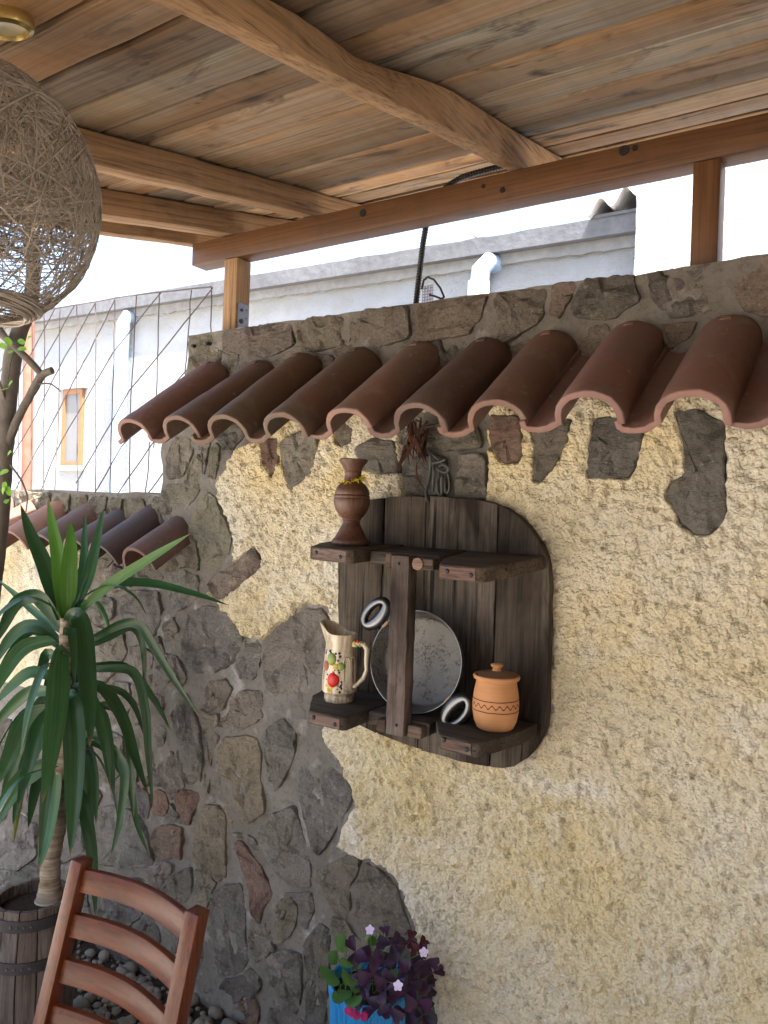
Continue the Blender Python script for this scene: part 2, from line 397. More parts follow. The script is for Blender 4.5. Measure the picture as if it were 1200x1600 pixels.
# ================================================================== added house behind the viewer, unseen, blocks light from rear and right
rh = thing('light_shaping_house', 'unseen plastered house wall added behind the viewer to shape the light', 'house', (3.0, -2.6, 0))
mb = MB(); mb.box((.35, -7, 0), (8, -2.4, 3.0)); mb.box((4.6, -2.398, 0), (8, 1.9, 3.0)); obj('facade', mb, M['whiteplaster'], rh, color=(.8, .72, .6))
mb = MB(); mb.box((1.4, -2.41, 0), (2.3, -2.385, 1.7)); obj('added_door', mb, M['header'], rh)

# ================================================================== garden wall
ZT = 2.372; ZL = 1.788; XE = -2.27; XR = 1.6; XLL = -4.6; TH = 0.30
wall = thing('garden_wall', 'rubble stone garden wall with yellow roughcast patches and terracotta tile ledge', 'wall', (-1.0, W + .15, 0))
stone_list = [  # traced stones: colour key, outline
 ('g', [(413,1044),(414,1014),(438,979),(478,950),(508,952),(530,988),(530,1075),(495,1106),(478,1127),(438,1097),(418,1071)]),
 ('t', [(340,1171),(351,1152),(386,1147),(405,1154),(412,1180),(408,1215),(417,1254),(412,1272),(377,1296),(359,1289),(344,1246)]),
 ('o', [(324,1255),(344,1257),(354,1272),(355,1311),(355,1368),(344,1378),(324,1364),(303,1344),(307,1303),(316,1268)]),
 ('r', [(368,1316),(379,1311),(394,1331),(412,1355),(421,1377),(429,1397),(418,1414),(408,1445),(399,1436),(394,1408),(386,1373),(373,1342)]),
 ('p', [(313,1106),(316,1084),(333,1062),(355,1060),(365,1075),(357,1093),(350,1108),(333,1117)]),
 ('p', [(361,1094),(381,1077),(412,1079),(416,1119),(394,1134),(379,1141),(338,1136),(357,1112)]),
 ('g', [(495,1139),(508,1163),(530,1191),(541,1215),(552,1237),(552,1254),(534,1285),(513,1320),(499,1338),(489,1320),(478,1281),(469,1233),(467,1184),(478,1149)]),
 ('g', [(403,1303),(425,1272),(462,1257),(471,1283),(480,1322),(489,1357),(487,1386),(456,1386),(434,1364),(416,1338)]),
 ('b', [(495,1360),(521,1346),(548,1333),(566,1340),(561,1364),(550,1381),(551,1416),(545,1438),(526,1425),(508,1395)]),
 ('b', [(572,1346),(600,1360),(622,1386),(635,1421),(644,1451),(622,1469),(561,1469),(554,1434),(560,1403),(558,1381)]),
 ('o', [(427,1447),(429,1420),(440,1402),(458,1399),(467,1412),(466,1440),(457,1460),(440,1475),(428,1470)]),
 ('d', [(333,1395),(351,1381),(379,1379),(386,1416),(388,1465),(392,1500),(377,1521),(346,1526),(331,1482),(329,1434)]),
 ('d', [(478,1468),(504,1436),(519,1451),(517,1513),(512,1600),(479,1600),(480,1520)]),
 ('g', [(421,1491),(447,1480),(475,1491),(475,1548),(469,1583),(434,1574),(418,1535)]),
 ('r', [(370,1575),(380,1560),(400,1558),(408,1575),(405,1600),(375,1605)]),
 ('d', [(252,1395),(265,1370),(285,1357),(301,1353),(305,1375),(300,1400),(288,1412),(265,1405)]),
 ('r', [(237,1310),(243,1292),(265,1287),(285,1292),(288,1310),(285,1325),(287,1345),(270,1340),(248,1348),(240,1330)]),
 ('r', [(277,1240),(290,1232),(312,1236),(318,1248),(310,1258),(298,1290),(285,1277),(275,1262)]),
 ('r', [(238,1240),(250,1232),(262,1240),(266,1260),(258,1275),(240,1272)]),
 ('d', [(272,1110),(280,1080),(295,1085),(308,1110),(318,1150),(322,1190),(318,1225),(295,1225),(280,1200),(270,1150)]),
 ('d', [(290,985),(300,955),(330,945),(360,955),(380,985),(383,1010),(362,1040),(330,1055),(300,1050),(285,1020)]),
 ('g', [(366,1042),(385,997),(410,1000),(410,1040),(400,1062),(375,1060)]),
 ('g', [(420,1135),(445,1120),(466,1142),(463,1180),(445,1220),(430,1240),(418,1210),(414,1165)]),
 ('P', [(328,914),(334,901),(357,890),(406,853),(415,878),(408,894),(350,940),(339,932)]),
 ('m', [(300,818),(316,781),(330,768),(341,779),(352,804),(364,842),(357,878),(337,899),(316,887),(314,856),(301,831)]),
 ('m', [(262,707),(280,668),(303,680),(306,707),(288,746),(265,750),(258,725)]),
 ('m', [(292,742),(312,709),(318,716),(320,752),(312,774),(294,795),(280,802),(252,775),(258,757),(287,755)]),
 ('m', [(330,720),(338,690),(347,700),(344,735),(338,752),(330,745)]),
 ('g', [(308,690),(332,688),(327,720),(322,745),(320,712)]),
 ('m', [(240,775),(265,782),(272,797),(258,815),(248,830),(240,800)]),
 ('s', [(266,895),(290,890),(312,900),(314,930),(300,945),(280,955),(268,935)]),
 ('r', [(414,691),(441,683),(441,723),(432,750),(418,723)]),
 ('g', [(445,690),(475,672),(505,680),(500,715),(492,740),(462,768),(452,745),(446,720)]),
 ('g', [(562,700),(590,685),(625,690),(630,738),(600,742),(570,735)]),
 ('P', [(530,668),(545,660),(558,672),(552,695),(540,700),(530,690)]),
 ('r', [(769,650),(819,650),(821,712),(814,725),(784,723),(771,703)]),
 ('b', [(836,660),(855,650),(897,657),(893,690),(872,730),(850,755),(840,750),(838,700)]),
 ('d', [(925,700),(930,655),(1000,650),(1010,685),(995,735),(985,748),(920,750),(922,720)]),
 ('d', [(1057,643),(1096,640),(1137,664),(1135,738),(1139,790),(1135,816),(1109,835),(1087,835),(1066,816),(1044,777),(1053,755),(1074,738),(1070,695)]),
 ('g', [(722,710),(745,709),(763,712),(763,745),(768,780),(740,782),(715,778)]),
 ('d', [(636,745),(650,715),(668,705),(700,715),(706,745),(703,775),(640,775)]),
 ('g', [(640,700),(662,668),(700,660),(750,665),(760,700),(718,706),(700,705),(668,700)]),
 ('m', [(298,530),(330,522),(345,545),(335,575),(298,592)]),
 ('b', [(350,519),(400,510),(455,502),(465,540),(420,560),(380,555),(350,550)]),
 ('b', [(462,502),(520,493),(543,500),(538,540),(490,550),(470,540)]),
 ('b', [(548,489),(600,482),(642,478),(645,530),(590,545),(550,535)]),
 ('P', [(652,476),(765,460),(752,500),(735,525),(690,532),(655,540)]),
 ('b', [(771,460),(855,447),(855,460),(850,500),(820,520),(780,545)]),
 ('P', [(864,446),(908,439),(897,462),(877,500),(860,495)]),
 ('d', [(913,438),(988,428),(1002,470),(960,500),(905,500),(890,482)]),
 ('d', [(1009,426),(1128,411),(1142,424),(1128,450),(1110,490),(1050,500),(1019,470)]),
 ('P', [(1150,411),(1200,404),(1262,396),(1270,470),(1200,500),(1160,485),(1142,447)]),
 ('P', [(1036,507),(1090,502),(1085,522),(1050,547),(1037,532)]),
 ('d', [(700,545),(735,530),(765,555),(740,600),(700,600)]), ('b', [(775,552),(830,528),(850,560),(810,600),(775,590)]),
 ('P', [(905,510),(950,506),(960,545),(920,575),(900,550)]), ('b', [(380,565),(420,565),(440,600),(400,620),(375,600)]),
 ('m', [(22,765),(50,768),(52,800),(30,800)]), ('m', [(55,769),(82,770),(78,800),(57,802)]), ('m', [(85,770),(112,772),(108,800),(84,800)]),
 ('m', [(115,772),(140,774),(130,805),(112,803)]), ('m', [(143,775),(170,776),(165,800),(140,808)]), ('m', [(173,777),(195,779),(190,812),(170,805)]),
 ('m', [(198,780),(225,781),(232,808),(215,815),(197,812)]),
 ('g', [(190,935),(205,922),(250,922),(256,955),(248,990),(230,1003),(200,990),(187,955)]),
 ('p', [(150,1010),(175,985),(195,988),(198,1020),(185,1045),(165,1068),(152,1060)]),
 ('p', [(258,975),(275,962),(283,985),(275,1000),(258,1005)]),
 ('g', [(145,1265),(175,1257),(215,1267),(238,1312),(243,1350),(195,1358),(150,1350)]),
 ('r', [(144,1240),(155,1232),(160,1245),(152,1262),(145,1258)]),
 ('r', [(218,1222),(230,1212),(236,1224),(228,1232)]),
 ('g', [(150,1090),(180,1064),(205,1067),(208,1100),(190,1130),(160,1125)]),
 ('p', [(225,1060),(250,1050),(262,1075),(258,1110),(235,1115),(225,1090)]),
 ('g', [(210,1140),(235,1125),(262,1137),(260,1180),(240,1203),(212,1195)]),
 ('g', [(-5,1290),(30,1270),(60,1290),(58,1340),(30,1360),(-5,1355)]),
 ('p', [(165,890),(180,880),(195,890),(196,920),(175,928),(162,915)]),
 ('g', [(140,935),(160,928),(182,937),(180,965),(155,980),(138,965)]),
 ('g', [(140,1150),(170,1140),(195,1150),(198,1200),(175,1225),(145,1215)]),
 ('g', [(66,1290),(95,1275),(130,1285),(135,1330),(100,1350),(65,1345)]),
 ('d', [(135,1372),(180,1367),(225,1374),(235,1420),(200,1450),(150,1440)]),
 ('g', [(150,1462),(200,1457),(240,1480),(250,1530),(200,1550),(155,1530)]),
 ('d', [(265,1420),(300,1425),(318,1450),(320,1500),(300,1530),(270,1500)]),
 ('g', [(290,1545),(330,1537),(358,1552),(353,1600),(300,1610),(280,1580)]),
 ('p', [(200,1010),(222,1008),(245,1020),(240,1045),(212,1050)]), ('g', [(262,1020),(280,1025),(295,1058),(285,1075),(268,1050)]),
 ('d', [(215,885),(245,880),(258,900),(250,915),(212,912)]), ('p', [(325,1150),(335,1142),(345,1150),(336,1165),(330,1240),(322,1230)]),
 ('g', [(362,1300),(385,1302),(400,1310),(410,1335),(400,1332),(382,1308)]),
 ('d', [(440,1395),(488,1392),(495,1420),(480,1455),(470,1440),(472,1410)]),
]
SC = {'g': (.205, .192, .172), 't': (.275, .222, .150), 'o': (.195, .172, .125), 'r': (.19, .10, .072), 'p': (.225, .185, .162), 'b': (.205, .178, .148),
      'd': (.14, .132, .122), 'P': (.22, .162, .132), 'm': (.215, .20, .15), 's': (.225, .232, .225)}
polys = [(k, px_poly(p)) for k, p in stone_list]
# stucco outlines
STU = px_poly([(425,640),(400,690),(372,700),(352,735),(337,757),(345,782),(358,812),(368,850),(362,885),(345,905),(330,925),(345,950),(372,978),(385,997),(412,1003),(440,978),(480,948),
               (515,955),(545,1010),(545,1080),(500,1135),(512,1165),(533,1190),(550,1225),(558,1255),(540,1288),(518,1325),(560,1338),(600,1355),(630,1390),(645,1435),(655,1475),(670,1530),(690,1610)])
STU = STU + [(-1.02, -.05), (XR + .3, -.05), (XR + .3, 2.15), (-1.85, 2.15)]
LST = px_poly([(-160,830),(60,830),(128,850),(142,900),(138,930),(112,985),(135,1020),(112,1065),(60,1105),(-10,1120),(-160,1150)])
rnd = random.Random(11)
def inpoly(x, z, poly):
    c = False; n = len(poly)
    for i in range(n):
        (ax, az), (bx_, bz) = poly[i], poly[(i + 1) % n]
        if (az > z) != (bz > z) and x < (bx_ - ax) * (z - az) / (bz - az) + ax: c = not c
    return c
def pdist(x, z, poly):
    d = 9
    for i in range(len(poly)):
        (ax, az), (bx_, bz) = poly[i], poly[(i + 1) % len(poly)]; ex, ez = bx_ - ax, bz - az; L = ex * ex + ez * ez + 1e-9
        t = max(0, min(1, ((x - ax) * ex + (z - az) * ez) / L)); d = min(d, math.hypot(x - ax - t * ex, z - az - t * ez))
    return d
# filler stones grow into whatever room the traced ones leave
GX0, GZ0, GC = XLL, 0.0, .008
gxs = np.arange(XLL, -.6, GC); gzs = np.arange(0, 2.4, GC); GXX, GZZ = np.meshgrid(gxs, gzs, indexing='ij')
occ = (sdist(GXX, GZZ, STU) > -.004) | (sdist(GXX, GZZ, LST) > -.004) | (GZZ < .01) | ((GXX < -2.25) & (GZZ > ZL - .012)) | (GZZ > 2.34) | (GXX < XLL + .02) | ((GXX < -2.12) & (GZZ > 1.99)) | ((GXX<-2.235)&(GZZ>1.7)&(GXX>-2.262))
for _, p in polys: occ |= sdist(GXX, GZZ, p) > -.007
def blocked(x, z):
    i = int((x - GX0) / GC); j = int(z / GC)
    return i < 0 or j < 0 or i >= occ.shape[0] or j >= occ.shape[1] or occ[i, j]
cnt = 0
for phase, (rmax, rmin, tries) in enumerate(((.16, .045, 500), (.11, .028, 900))):
    for q in range(tries):
        x = rnd.uniform(XLL + .05, -.85); z = rnd.uniform(.02, 2.3)
        if blocked(x, z) or cnt > 185: continue
        k = 16; a0 = rnd.random() * 6; rs = []; el = rnd.uniform(.55, 1.0); rot = rnd.random() * math.pi
        for i in range(k):
            a = a0 + 2 * math.pi * i / k; lim = rmax * (el + (1 - el) * abs(math.cos(a - rot))) * rnd.uniform(.92, 1); r = 0
            while r < lim and not blocked(x + r * math.cos(a), z + r * math.sin(a)): r += GC * .7
            rs.append(r)
        if sorted(rs)[3] < rmin: continue
        rs = [min(rs[i], .5 * (rs[i - 1] + rs[(i + 1) % k]) * 1.35) for i in range(k)]
        pl = [(x + r * math.cos(a0 + 2 * math.pi * i / k), z + r * math.sin(a0 + 2 * math.pi * i / k)) for i, r in enumerate(rs)]
        occ |= sdist(GXX, GZZ, pl) > -.007
        polys.append((rnd.choice('gggdddpbbmb'), pl)); cnt += 1
for x0 in (-.05, .28, .62, .98, 1.3):   # top course goes on to the right, out of the picture
    polys.append((rnd.choice('bPd'), [(x0, 2.36), (x0 + .29, 2.36), (x0 + .3, 2.2), (x0 + .2, 2.13), (x0 + .02, 2.16)]))

def grid_front(name, xs, zs, yf, mat, mask=None, jig=None):
    nx, nz = len(xs), len(zs); X, Z = np.meshgrid(xs, zs, indexing='ij'); Y = yf(X, Z)
    if jig is not None: X, Z = jig(X, Z)
    V = np.stack([X, Y, Z], -1).reshape(-1, 3)
    I = np.arange(nx * nz).reshape(nx, nz)
    Fq = np.stack([I[:-1, :-1], I[1:, :-1], I[1:, 1:], I[:-1, 1:]], -1)
    if mask is not None: Fq = Fq[mask(X, Z)[:-1, :-1] | mask(X, Z)[1:, 1:]]
    Fq = Fq.reshape(-1, 4)
    me = bpy.data.meshes.new(name); me.vertices.add(len(V)); me.vertices.foreach_set('co', V.ravel())
    me.loops.add(Fq.size); me.loops.foreach_set('vertex_index', Fq.ravel().astype(np.int32))
    me.polygons.add(len(Fq)); me.polygons.foreach_set('loop_start', np.arange(0, Fq.size, 4, dtype=np.int32))
    me.polygons.foreach_set('loop_total', np.full(len(Fq), 4, dtype=np.int32))
    me.polygons.foreach_set('use_smooth', np.ones(len(Fq), bool)); me.update(calc_edges=True); me.validate()
    me.materials.append(mat); return me
MY = W - .004
mort_y = lambda X, Z: MY + .010 * fbm(X, Z, 7, 3, 4) + .004 * fbm(X, Z, 40, 9, 2)
# ragged top and left end of the masonry
def top_of(X): return ZT + .012 * fbm(X, X * 0 + 3.3, 4.5, 21, 3) + 0 * X
def end_of(Z): return XE + .05 * (1 - sstep(Z, 1.8, 2.0)) * 0 + .022 * fbm(Z, Z * 0 + 8.1, 5, 31, 3) + .135 * sstep(Z, 1.98, 2.06)
xs = np.concatenate([np.linspace(0, 1, 210)]); zs = np.linspace(0, 1, 170)
def tall_jig(U, V):
    Zt = V * ZT; X0 = end_of(Zt); X = X0 + U * (XR - X0); Z = V * top_of(X); return X, Z
U_, V_ = np.meshgrid(np.linspace(0, 1, 230), np.linspace(0, 1, 170), indexing='ij')
def solid_front(name, X, Z, Yb, mat, yfun):
    """front heightfield plus back and rim so that the masonry is a closed body"""
    nx, nz = X.shape; Yf = yfun(X, Z); V1 = np.stack([X, Yf, Z], -1).reshape(-1, 3); V2 = np.stack([X, np.full_like(X, Yb), Z], -1)
    I = np.arange(nx * nz).reshape(nx, nz)
    Fq = np.stack([I[:-1, :-1], I[1:, :-1], I[1:, 1:], I[:-1, 1:]], -1).reshape(-1, 4).tolist()
    loop = [(i, 0) for i in range(nx)] + [(nx - 1, j) for j in range(1, nz)] + [(i, nz - 1) for i in range(nx - 2, -1, -1)] + [(0, j) for j in range(nz - 2, 0, -1)]
    base = nx * nz; vb = [V2[i, j] for i, j in loop]; m = len(loop)
    for k in range(m):
        l = (k + 1) % m; a = I[loop[k]]; b = I[loop[l]]; Fq.append([int(b), int(a), base + k, base + l])
    Fq.append([base + k for k in range(m)][::-1])
    me = bpy.data.meshes.new(name); me.from_pydata(np.concatenate([V1, np.array(vb)]).tolist(), [], Fq); me.update()
    me.materials.append(mat); smooth(me, 50); return me
Xg, Zg = tall_jig(U_, V_)
obj('masonry', solid_front('masonry', Xg, Zg, W + TH, M['mortar'], mort_y), M['mortar'], wall)
U2, V2_ = np.meshgrid(np.linspace(0, 1, 110), np.linspace(0, 1, 110), indexing='ij')
X2 = XLL + U2 * (XE + .06 - XLL); Z2 = V2_ * (ZL + .012 * fbm(X2, X2 * 0 + 5.5, 5, 41, 3))
obj('masonry', solid_front('masonry', X2, Z2, W + TH - .02, M['mortar'], lambda X, Z: mort_y(X, Z) + .004), M['mortar'], wall)

# stones: own outline, pillowed and broken face
def stone_mesh(poly, th, seed):
    rg = random.Random(seed); P = [Vector((x, z)) for x, z in poly]
    if sum(P[i].x * P[(i + 1) % len(P)].y - P[(i + 1) % len(P)].x * P[i].y for i in range(len(P))) < 0: P = P[::-1]
    Q = []
    for i in range(len(P)):        # one corner cut, then resample with a little raggedness
        a, b = P[i], P[(i + 1) % len(P)]; Q += [a * .90 + b * .10, a * .10 + b * .90]
    L = []; per = sum((Q[i] - Q[(i + 1) % len(Q)]).length for i in range(len(Q))); step = max(.012, per / 44)
    for i in range(len(Q)):
        a, b = Q[i], Q[(i + 1) % len(Q)]; m = max(1, int(round((b - a).length / step)))
        for k in range(m): L.append(a.lerp(b, k / m))
    c = sum(L, Vector((0, 0))) / len(L); n = len(L)
    size = math.sqrt(abs(sum(L[i].x * L[(i + 1) % n].y - L[(i + 1) % n].x * L[i].y for i in range(n)) / 2))
    tx, tz = rg.uniform(-.05, .05), rg.uniform(-.05, .05)
    L = [p + (p - c).normalized() * mnoise.noise(Vector((p.x * 45, p.y * 45, seed))) * .006 for p in L]
    verts = []; rings = [(1.03, -.035), (1.0, th * .4), (.985, th * .85), (.92, th), (.78, th * 1.03), (.6, th * 1.05), (.42, th * 1.06), (.2, th * 1.07)]
    for s, h in rings:
        for p in L:
            q = c + (p - c) * s
            r = 0 if h < 0 else (mnoise.noise(Vector((q.x * 16, q.y * 16, seed * .37))) * .38 + mnoise.noise(Vector((q.x * 45, q.y * 45, seed))) * .3 + (.45 if mnoise.cell(Vector((q.x * 26 + q.y * 9, q.y * 21, seed * 1.3))) > .2 else 0)) * .016 * (.4 if s >= 1 else 1.0)
            if h > 0: r += (q.x - c.x) * tx + (q.y - c.y) * tz
            verts.append((q.x, W - h - r, q.y))
    verts.append((c.x, W - th * 1.07, c.y)); m = len(rings); fs = []
    for i in range(m - 1):
        for k in range(n):
            l = (k + 1) % n; fs.append([i * n + k, i * n + l, (i + 1) * n + l, (i + 1) * n + k])
    for k in range(n): fs.append([(m - 1) * n + k, (m - 1) * n + (k + 1) % n, m * n])
    mb = MB(); mb.add(verts, fs); me = mb.mesh('stone', recalc=False); return smooth(me, 16)
inl = [px_poly([(628,640),(770,640),(766,790),(632,790)])]
for i, (k, p) in enumerate(polys):
    rg = random.Random(i * 13 + 1)
    cx = sum(a for a, b in p) / len(p); cz = sum(b for a, b in p) / len(p)
    ins = inpoly(cx, cz, STU) or inpoly(cx, cz, LST)
    if ins or pdist(cx, cz, STU) < .12 or pdist(cx, cz, LST) < .12: inl.append(p)
    th = rg.uniform(.004, .012) if not ins else .023
    c = SC[k]; v = rg.uniform(.9, 1.1); c = tuple((x * .68 + y * .32) * .88 * v * rg.uniform(.97, 1.03) for x, y in zip(c, (.185, .168, .145)))
    obj('stone', stone_mesh(p, th, i + 1), M['stone'], wall, color=c)

# roughcast: one continuous coat, hollowed round the stones set in it
def stucco_y(outline, stones, seed, thick=.026):
    def f(X, Z):
        wob = .016 * fbm(X, Z, 16, seed + 50, 3)
        d = sdist(X, Z, outline) + wob
        h = sstep(d, -.006, .016)
        for p in stones:
            h = np.minimum(h, 1 - sstep(sdist(X, Z, p) + .008 * fbm(X, Z, 30, seed + 70, 2), -.002, .012))
        a = np.abs(fbm(X, Z, 26, seed, 2)); b = fbm(X, Z, 55, seed + 3, 2); c = fbm(X, Z, 105, seed + 6, 2); e = fbm(X, Z, 6, seed + 9, 3)
        rel = .005 * e + .0055 * (.5 - a * 1.6) + .0068 * b + .0062 * c
        pit = sstep(fbm(X, Z, 48, seed + 12, 2), .36, .58) * .009
        return W + .030 - h * (.030 + thick + rel - pit)
    return f
sx = np.concatenate([np.arange(-2.16, -.02, .0046), np.arange(-.02, .35, .011), np.arange(.35, XR - .01, .03)])
sz = np.concatenate([np.arange(.02, .36, .02), np.arange(.36, 2.13, .0046)])
def near(outline, e): return lambda X, Z: sdist(X, Z, outline) > -e
obj('roughcast', grid_front('roughcast', sx, sz, stucco_y(STU, inl, 100), M['stucco'], near(STU, .04)), M['stucco'], wall)
lx = np.arange(-4.4, -2.3, .009); lz = np.arange(.95, 1.72, .009)
obj('roughcast', grid_front('roughcast', lx, lz, stucco_y(LST, inl, 200), M['stucco'], near(LST, .04)), M['stucco'], wall)

# ---- S-shaped ledge tiles
def s_tile(first=False, seed=0):
    P = []  # centre line, local x across (pan then roll), z up
    R = .066
    if not first: P += [(-.148, .020), (-.146, .006), (-.138, .0), (-.115, -.003), (-.092, -.001), (-.080, .006)]
    else: P += [(-.092, .0), (-.080, .004)]
    for k in range(13):
        a = math.pi * (1 - k / 12.0); P.append((R * math.cos(a) * (1.0 + .08 * math.sin(a)), .012 + R * .98 * math.sin(a) ** .9 if k not in (0, 12) else .012))
    P[-1] = (R + .001, .004)
    T = .0150; n = len(P); up_, lo_ = [], []
    for i in range(n):
        a = Vector(P[max(i - 1, 0)]); b = Vector(P[min(i + 1, n - 1)]); d = (b - a).normalized(); nn = Vector((-d.y, d.x))
        up_.append(Vector(P[i]) + nn * T / 2); lo_.append(Vector(P[i]) - nn * T / 2)
    ring = up_ + lo_[::-1]; mb = MB(); rings = []
    st = [(0, 1), (.004, 1.006), (.03, 1.003), (.06, 1.0), (.10, 1), (.14, 1), (.19, .998), (.24, .995), (.29, .99), (.34, .985), (.40, .975), (.425, .96)]
    for y, s in st: rings.append([(p.x * s, y, p.y * s) for p in ring])
    m = len(ring); o = mb.add([v for r in rings for v in r], [])
    for i in range(len(rings) - 1):
        for k in range(m):
            l = (k + 1) % m; mb.f.append([o + i * m + k, o + i * m + l, o + (i + 1) * m + l, o + (i + 1) * m + k]); mb.mi.append(1 if i == 0 else 0)
    for k in range(n - 1):
        mb.f.append([k, k + 1, m - 2 - k, m - 1 - k]); mb.mi.append(1)
        q = o + (len(rings) - 1) * m; mb.f.append([q + k, q + k + 1, q + m - 2 - k, q + m - 1 - k]); mb.mi.append(0)
    mb.box((-.014, .392, .072), (.012, .418, .084), 1)
    me = mb.mesh('ledge_tile'); me.materials.append(M['tile']); me.materials.append(M['tileend']); bevel(me, .0018, 2, 55); rough(me, .0022, 14, seed); rough(me, .0011, 70, seed)
    for v in me.vertices:
        if v.co.y < .012: v.co.y += max(0, mnoise.noise(Vector((v.co.x * 60, v.co.z * 60, seed * 3))) - .25) * .03
    return smooth(me, 45)
TM = [s_tile(False, q) for q in range(5)]; TM0 = s_tile(True, 9)
slope = math.atan2(.235, .345)
fronts = [-1.99 + .2085 * i for i in range(0, 13)]
rg = random.Random(5)
for i, x in enumerate(fronts):
    mw = Matrix.Translation((x + rg.uniform(-.004, .004), 1.612 + rg.uniform(-.008, .008), 1.942 + rg.uniform(-.004, .004))) @ Matrix.Rotation(slope + rg.uniform(-.025, .025), 4, 'X') @ Matrix.Rotation(rg.uniform(-.03, .03), 4, 'Z')
    v = rg.uniform(.74, 1.25)
    obj('ledge_tile', TM0 if i == 0 else TM[i * 3 % 5], None, wall, mw, (v, v * rg.uniform(.92, 1.05), v * rg.uniform(.9, 1.05)))
# ---- half-round tiles on the low stretch
def half_tile():
    mb = MB(); rings = []; n = 14
    for y, R, in ((0, .078), (.004, .0785), (.1, .077), (.2, .074), (.30, .071)):
        o_ = [(R * math.cos(math.pi * (1 - k / n)), y, R * 1.15 * math.sin(math.pi * (1 - k / n))) for k in range(n + 1)]
        r2 = R - .012
        i_ = [(r2 * math.cos(math.pi * k / n), y, r2 * 1.15 * math.sin(math.pi * k / n)) for k in range(n + 1)]
        rings.append(o_ + i_)
    mb.loft(rings, cap=False); m = 2 * (n + 1)
    for q in (0, (len(rings) - 1) * m):
        for k in range(n): mb.f.append([q + k, q + k + 1, q + m - 2 - k, q + m - 1 - k]); mb.mi.append(0)
    me = mb.mesh('cap_tile'); me.materials.append(M['lowtile']); bevel(me, .002, 2, 55); return smooth(me, 45)
HM = half_tile(); rg = random.Random(9)
for i, x in enumerate([-2.150, -2.325, -2.495, -2.69, -2.885, -3.07, -3.26, -3.44, -3.63, -3.82, -4.0]):
    mw = Matrix.Translation((x, 1.775 + rg.uniform(-.012, .012), 1.522 + .008 * min(i, 4) + rg.uniform(-.004, .004))) @ Matrix.Rotation(R_(31) + rg.uniform(-.04, .04), 4, 'X') @ Matrix.Rotation(rg.uniform(-.05, .05), 4, 'Z')
    c = [(.95, .82, .8), (.62, .66, .78), (.7, .72, .85), (.85, .85, .9), (1.35, 1.05, .9), (1.15, .95, .85)][i % 6]
    obj('cap_tile', HM, None, wall, mw, c)
# expansion bolts in the wall end
for x, y in ((304, 541), (326, 537)):
    p = onY(x, y, W - .012); mb = MB(); mb.tube([(p.x, p.y - .012, p.z), (p.x, p.y + .03, p.z)], .006, 10); obj('bolt', mb, M['bolt'], wall)

# ================================================================== timber roof
roof = thing('timber_roof', 'lean-to roof of weathered planks on rough rafters above the garden wall', 'roof', (-.4, 1.0, 0))
HZ0, HZ1 = 2.645, 2.728
def put_beam(name, a, b, w, h, mat, seed, up=(0, 0, 1), wob=.003, bev=.005, color=None):
    a = Vector(a); b = Vector(b); return obj(name, beam_mesh((b - a).length, w, h, seed, wob=wob, bev=bev), mat, roof, axes((a + b) / 2, b - a, up), color)
hx0, hx1 = -2.195, 3.3
put_beam('header_beam', (hx0, 2.0375, (HZ0 + HZ1) / 2), (hx1, 2.0375, (HZ0 + HZ1) / 2), .075, HZ1 - HZ0, M['header'], 3, wob=.0008, bev=.004)
for i, x in enumerate((-1.996, -.389, 1.15, 2.75)):
    put_beam('post', (x, 2.0385, 2.34), (x, 2.0385, HZ0 - .001), .064, .072, M['rafter'] if i == 0 else M['header'], 20 + i, up=(0, -1, 0), wob=.0006, bev=.003, color=(1, 1, 1))
# perforated angle plate at the foot of the first post
mb = MB(); px_, py_, pz_ = -1.9635, 2.012, 2.36
mb.box((px_, py_, pz_), (px_ + .003, py_ + .056, pz_ + .125)); mb.box((px_ - .055, py_ - .012, pz_), (px_ + .003, py_ - .0085, pz_ + .02))
pl = obj('post_bracket', mb, M['steel'], roof)
mb = MB()
for yy, zz, r in ((.018, .1, .006), (.018, .06, .009), (.043, .105, .003), (.043, .075, .003), (.043, .03, .003), (.01, .03, .003), (.03, .03, .003)):
    mb.tube([(px_ + .0031, py_ + yy, pz_ + zz), (px_ + .006 if r > .005 else px_ + .0036, py_ + yy, pz_ + zz)], r, 10)
obj('bolt', mb, M['bolt'], pl)
for bx_, by_, r in ((975, 235, .013), (992, 231, .007), (785, 297, .008), (755, 291, .006), (567, 333, .012)):
    p = onY(bx_, by_, 1.9995); mb = MB(); mb.tube([(p.x, 1.9975, p.z), (p.x, 2.01, p.z)], [r, r], 16); obj('bolt', mb, M['bolt'], roof)
YB = -2.15; YBL = -.22; XS = .3  # unseen rear of the roof, stepped to let light in from the left
def rafter(x0, x1, w, h, seed, mat=None):
    ye = YB if x0 > XS else YBL
    a = Vector((x0, 2.42, roofz(2.42) + h / 2)); b = Vector((x1, ye, roofz(ye) + h / 2))
    put_beam('rafter', a, b, w, h, mat or M['rafter'], seed, wob=.003, bev=.006)
rafter(-1.658, -1.665, .058, .080, 31)
rafter(-1.985, -2.25, .072, .080, 32)
rafter(-2.225, -2.36, .05, .08, 33)
for i, x in enumerate((.14, .95, 1.75, 2.55, 3.25)): rafter(x, x, .07, .08, 40 + i)
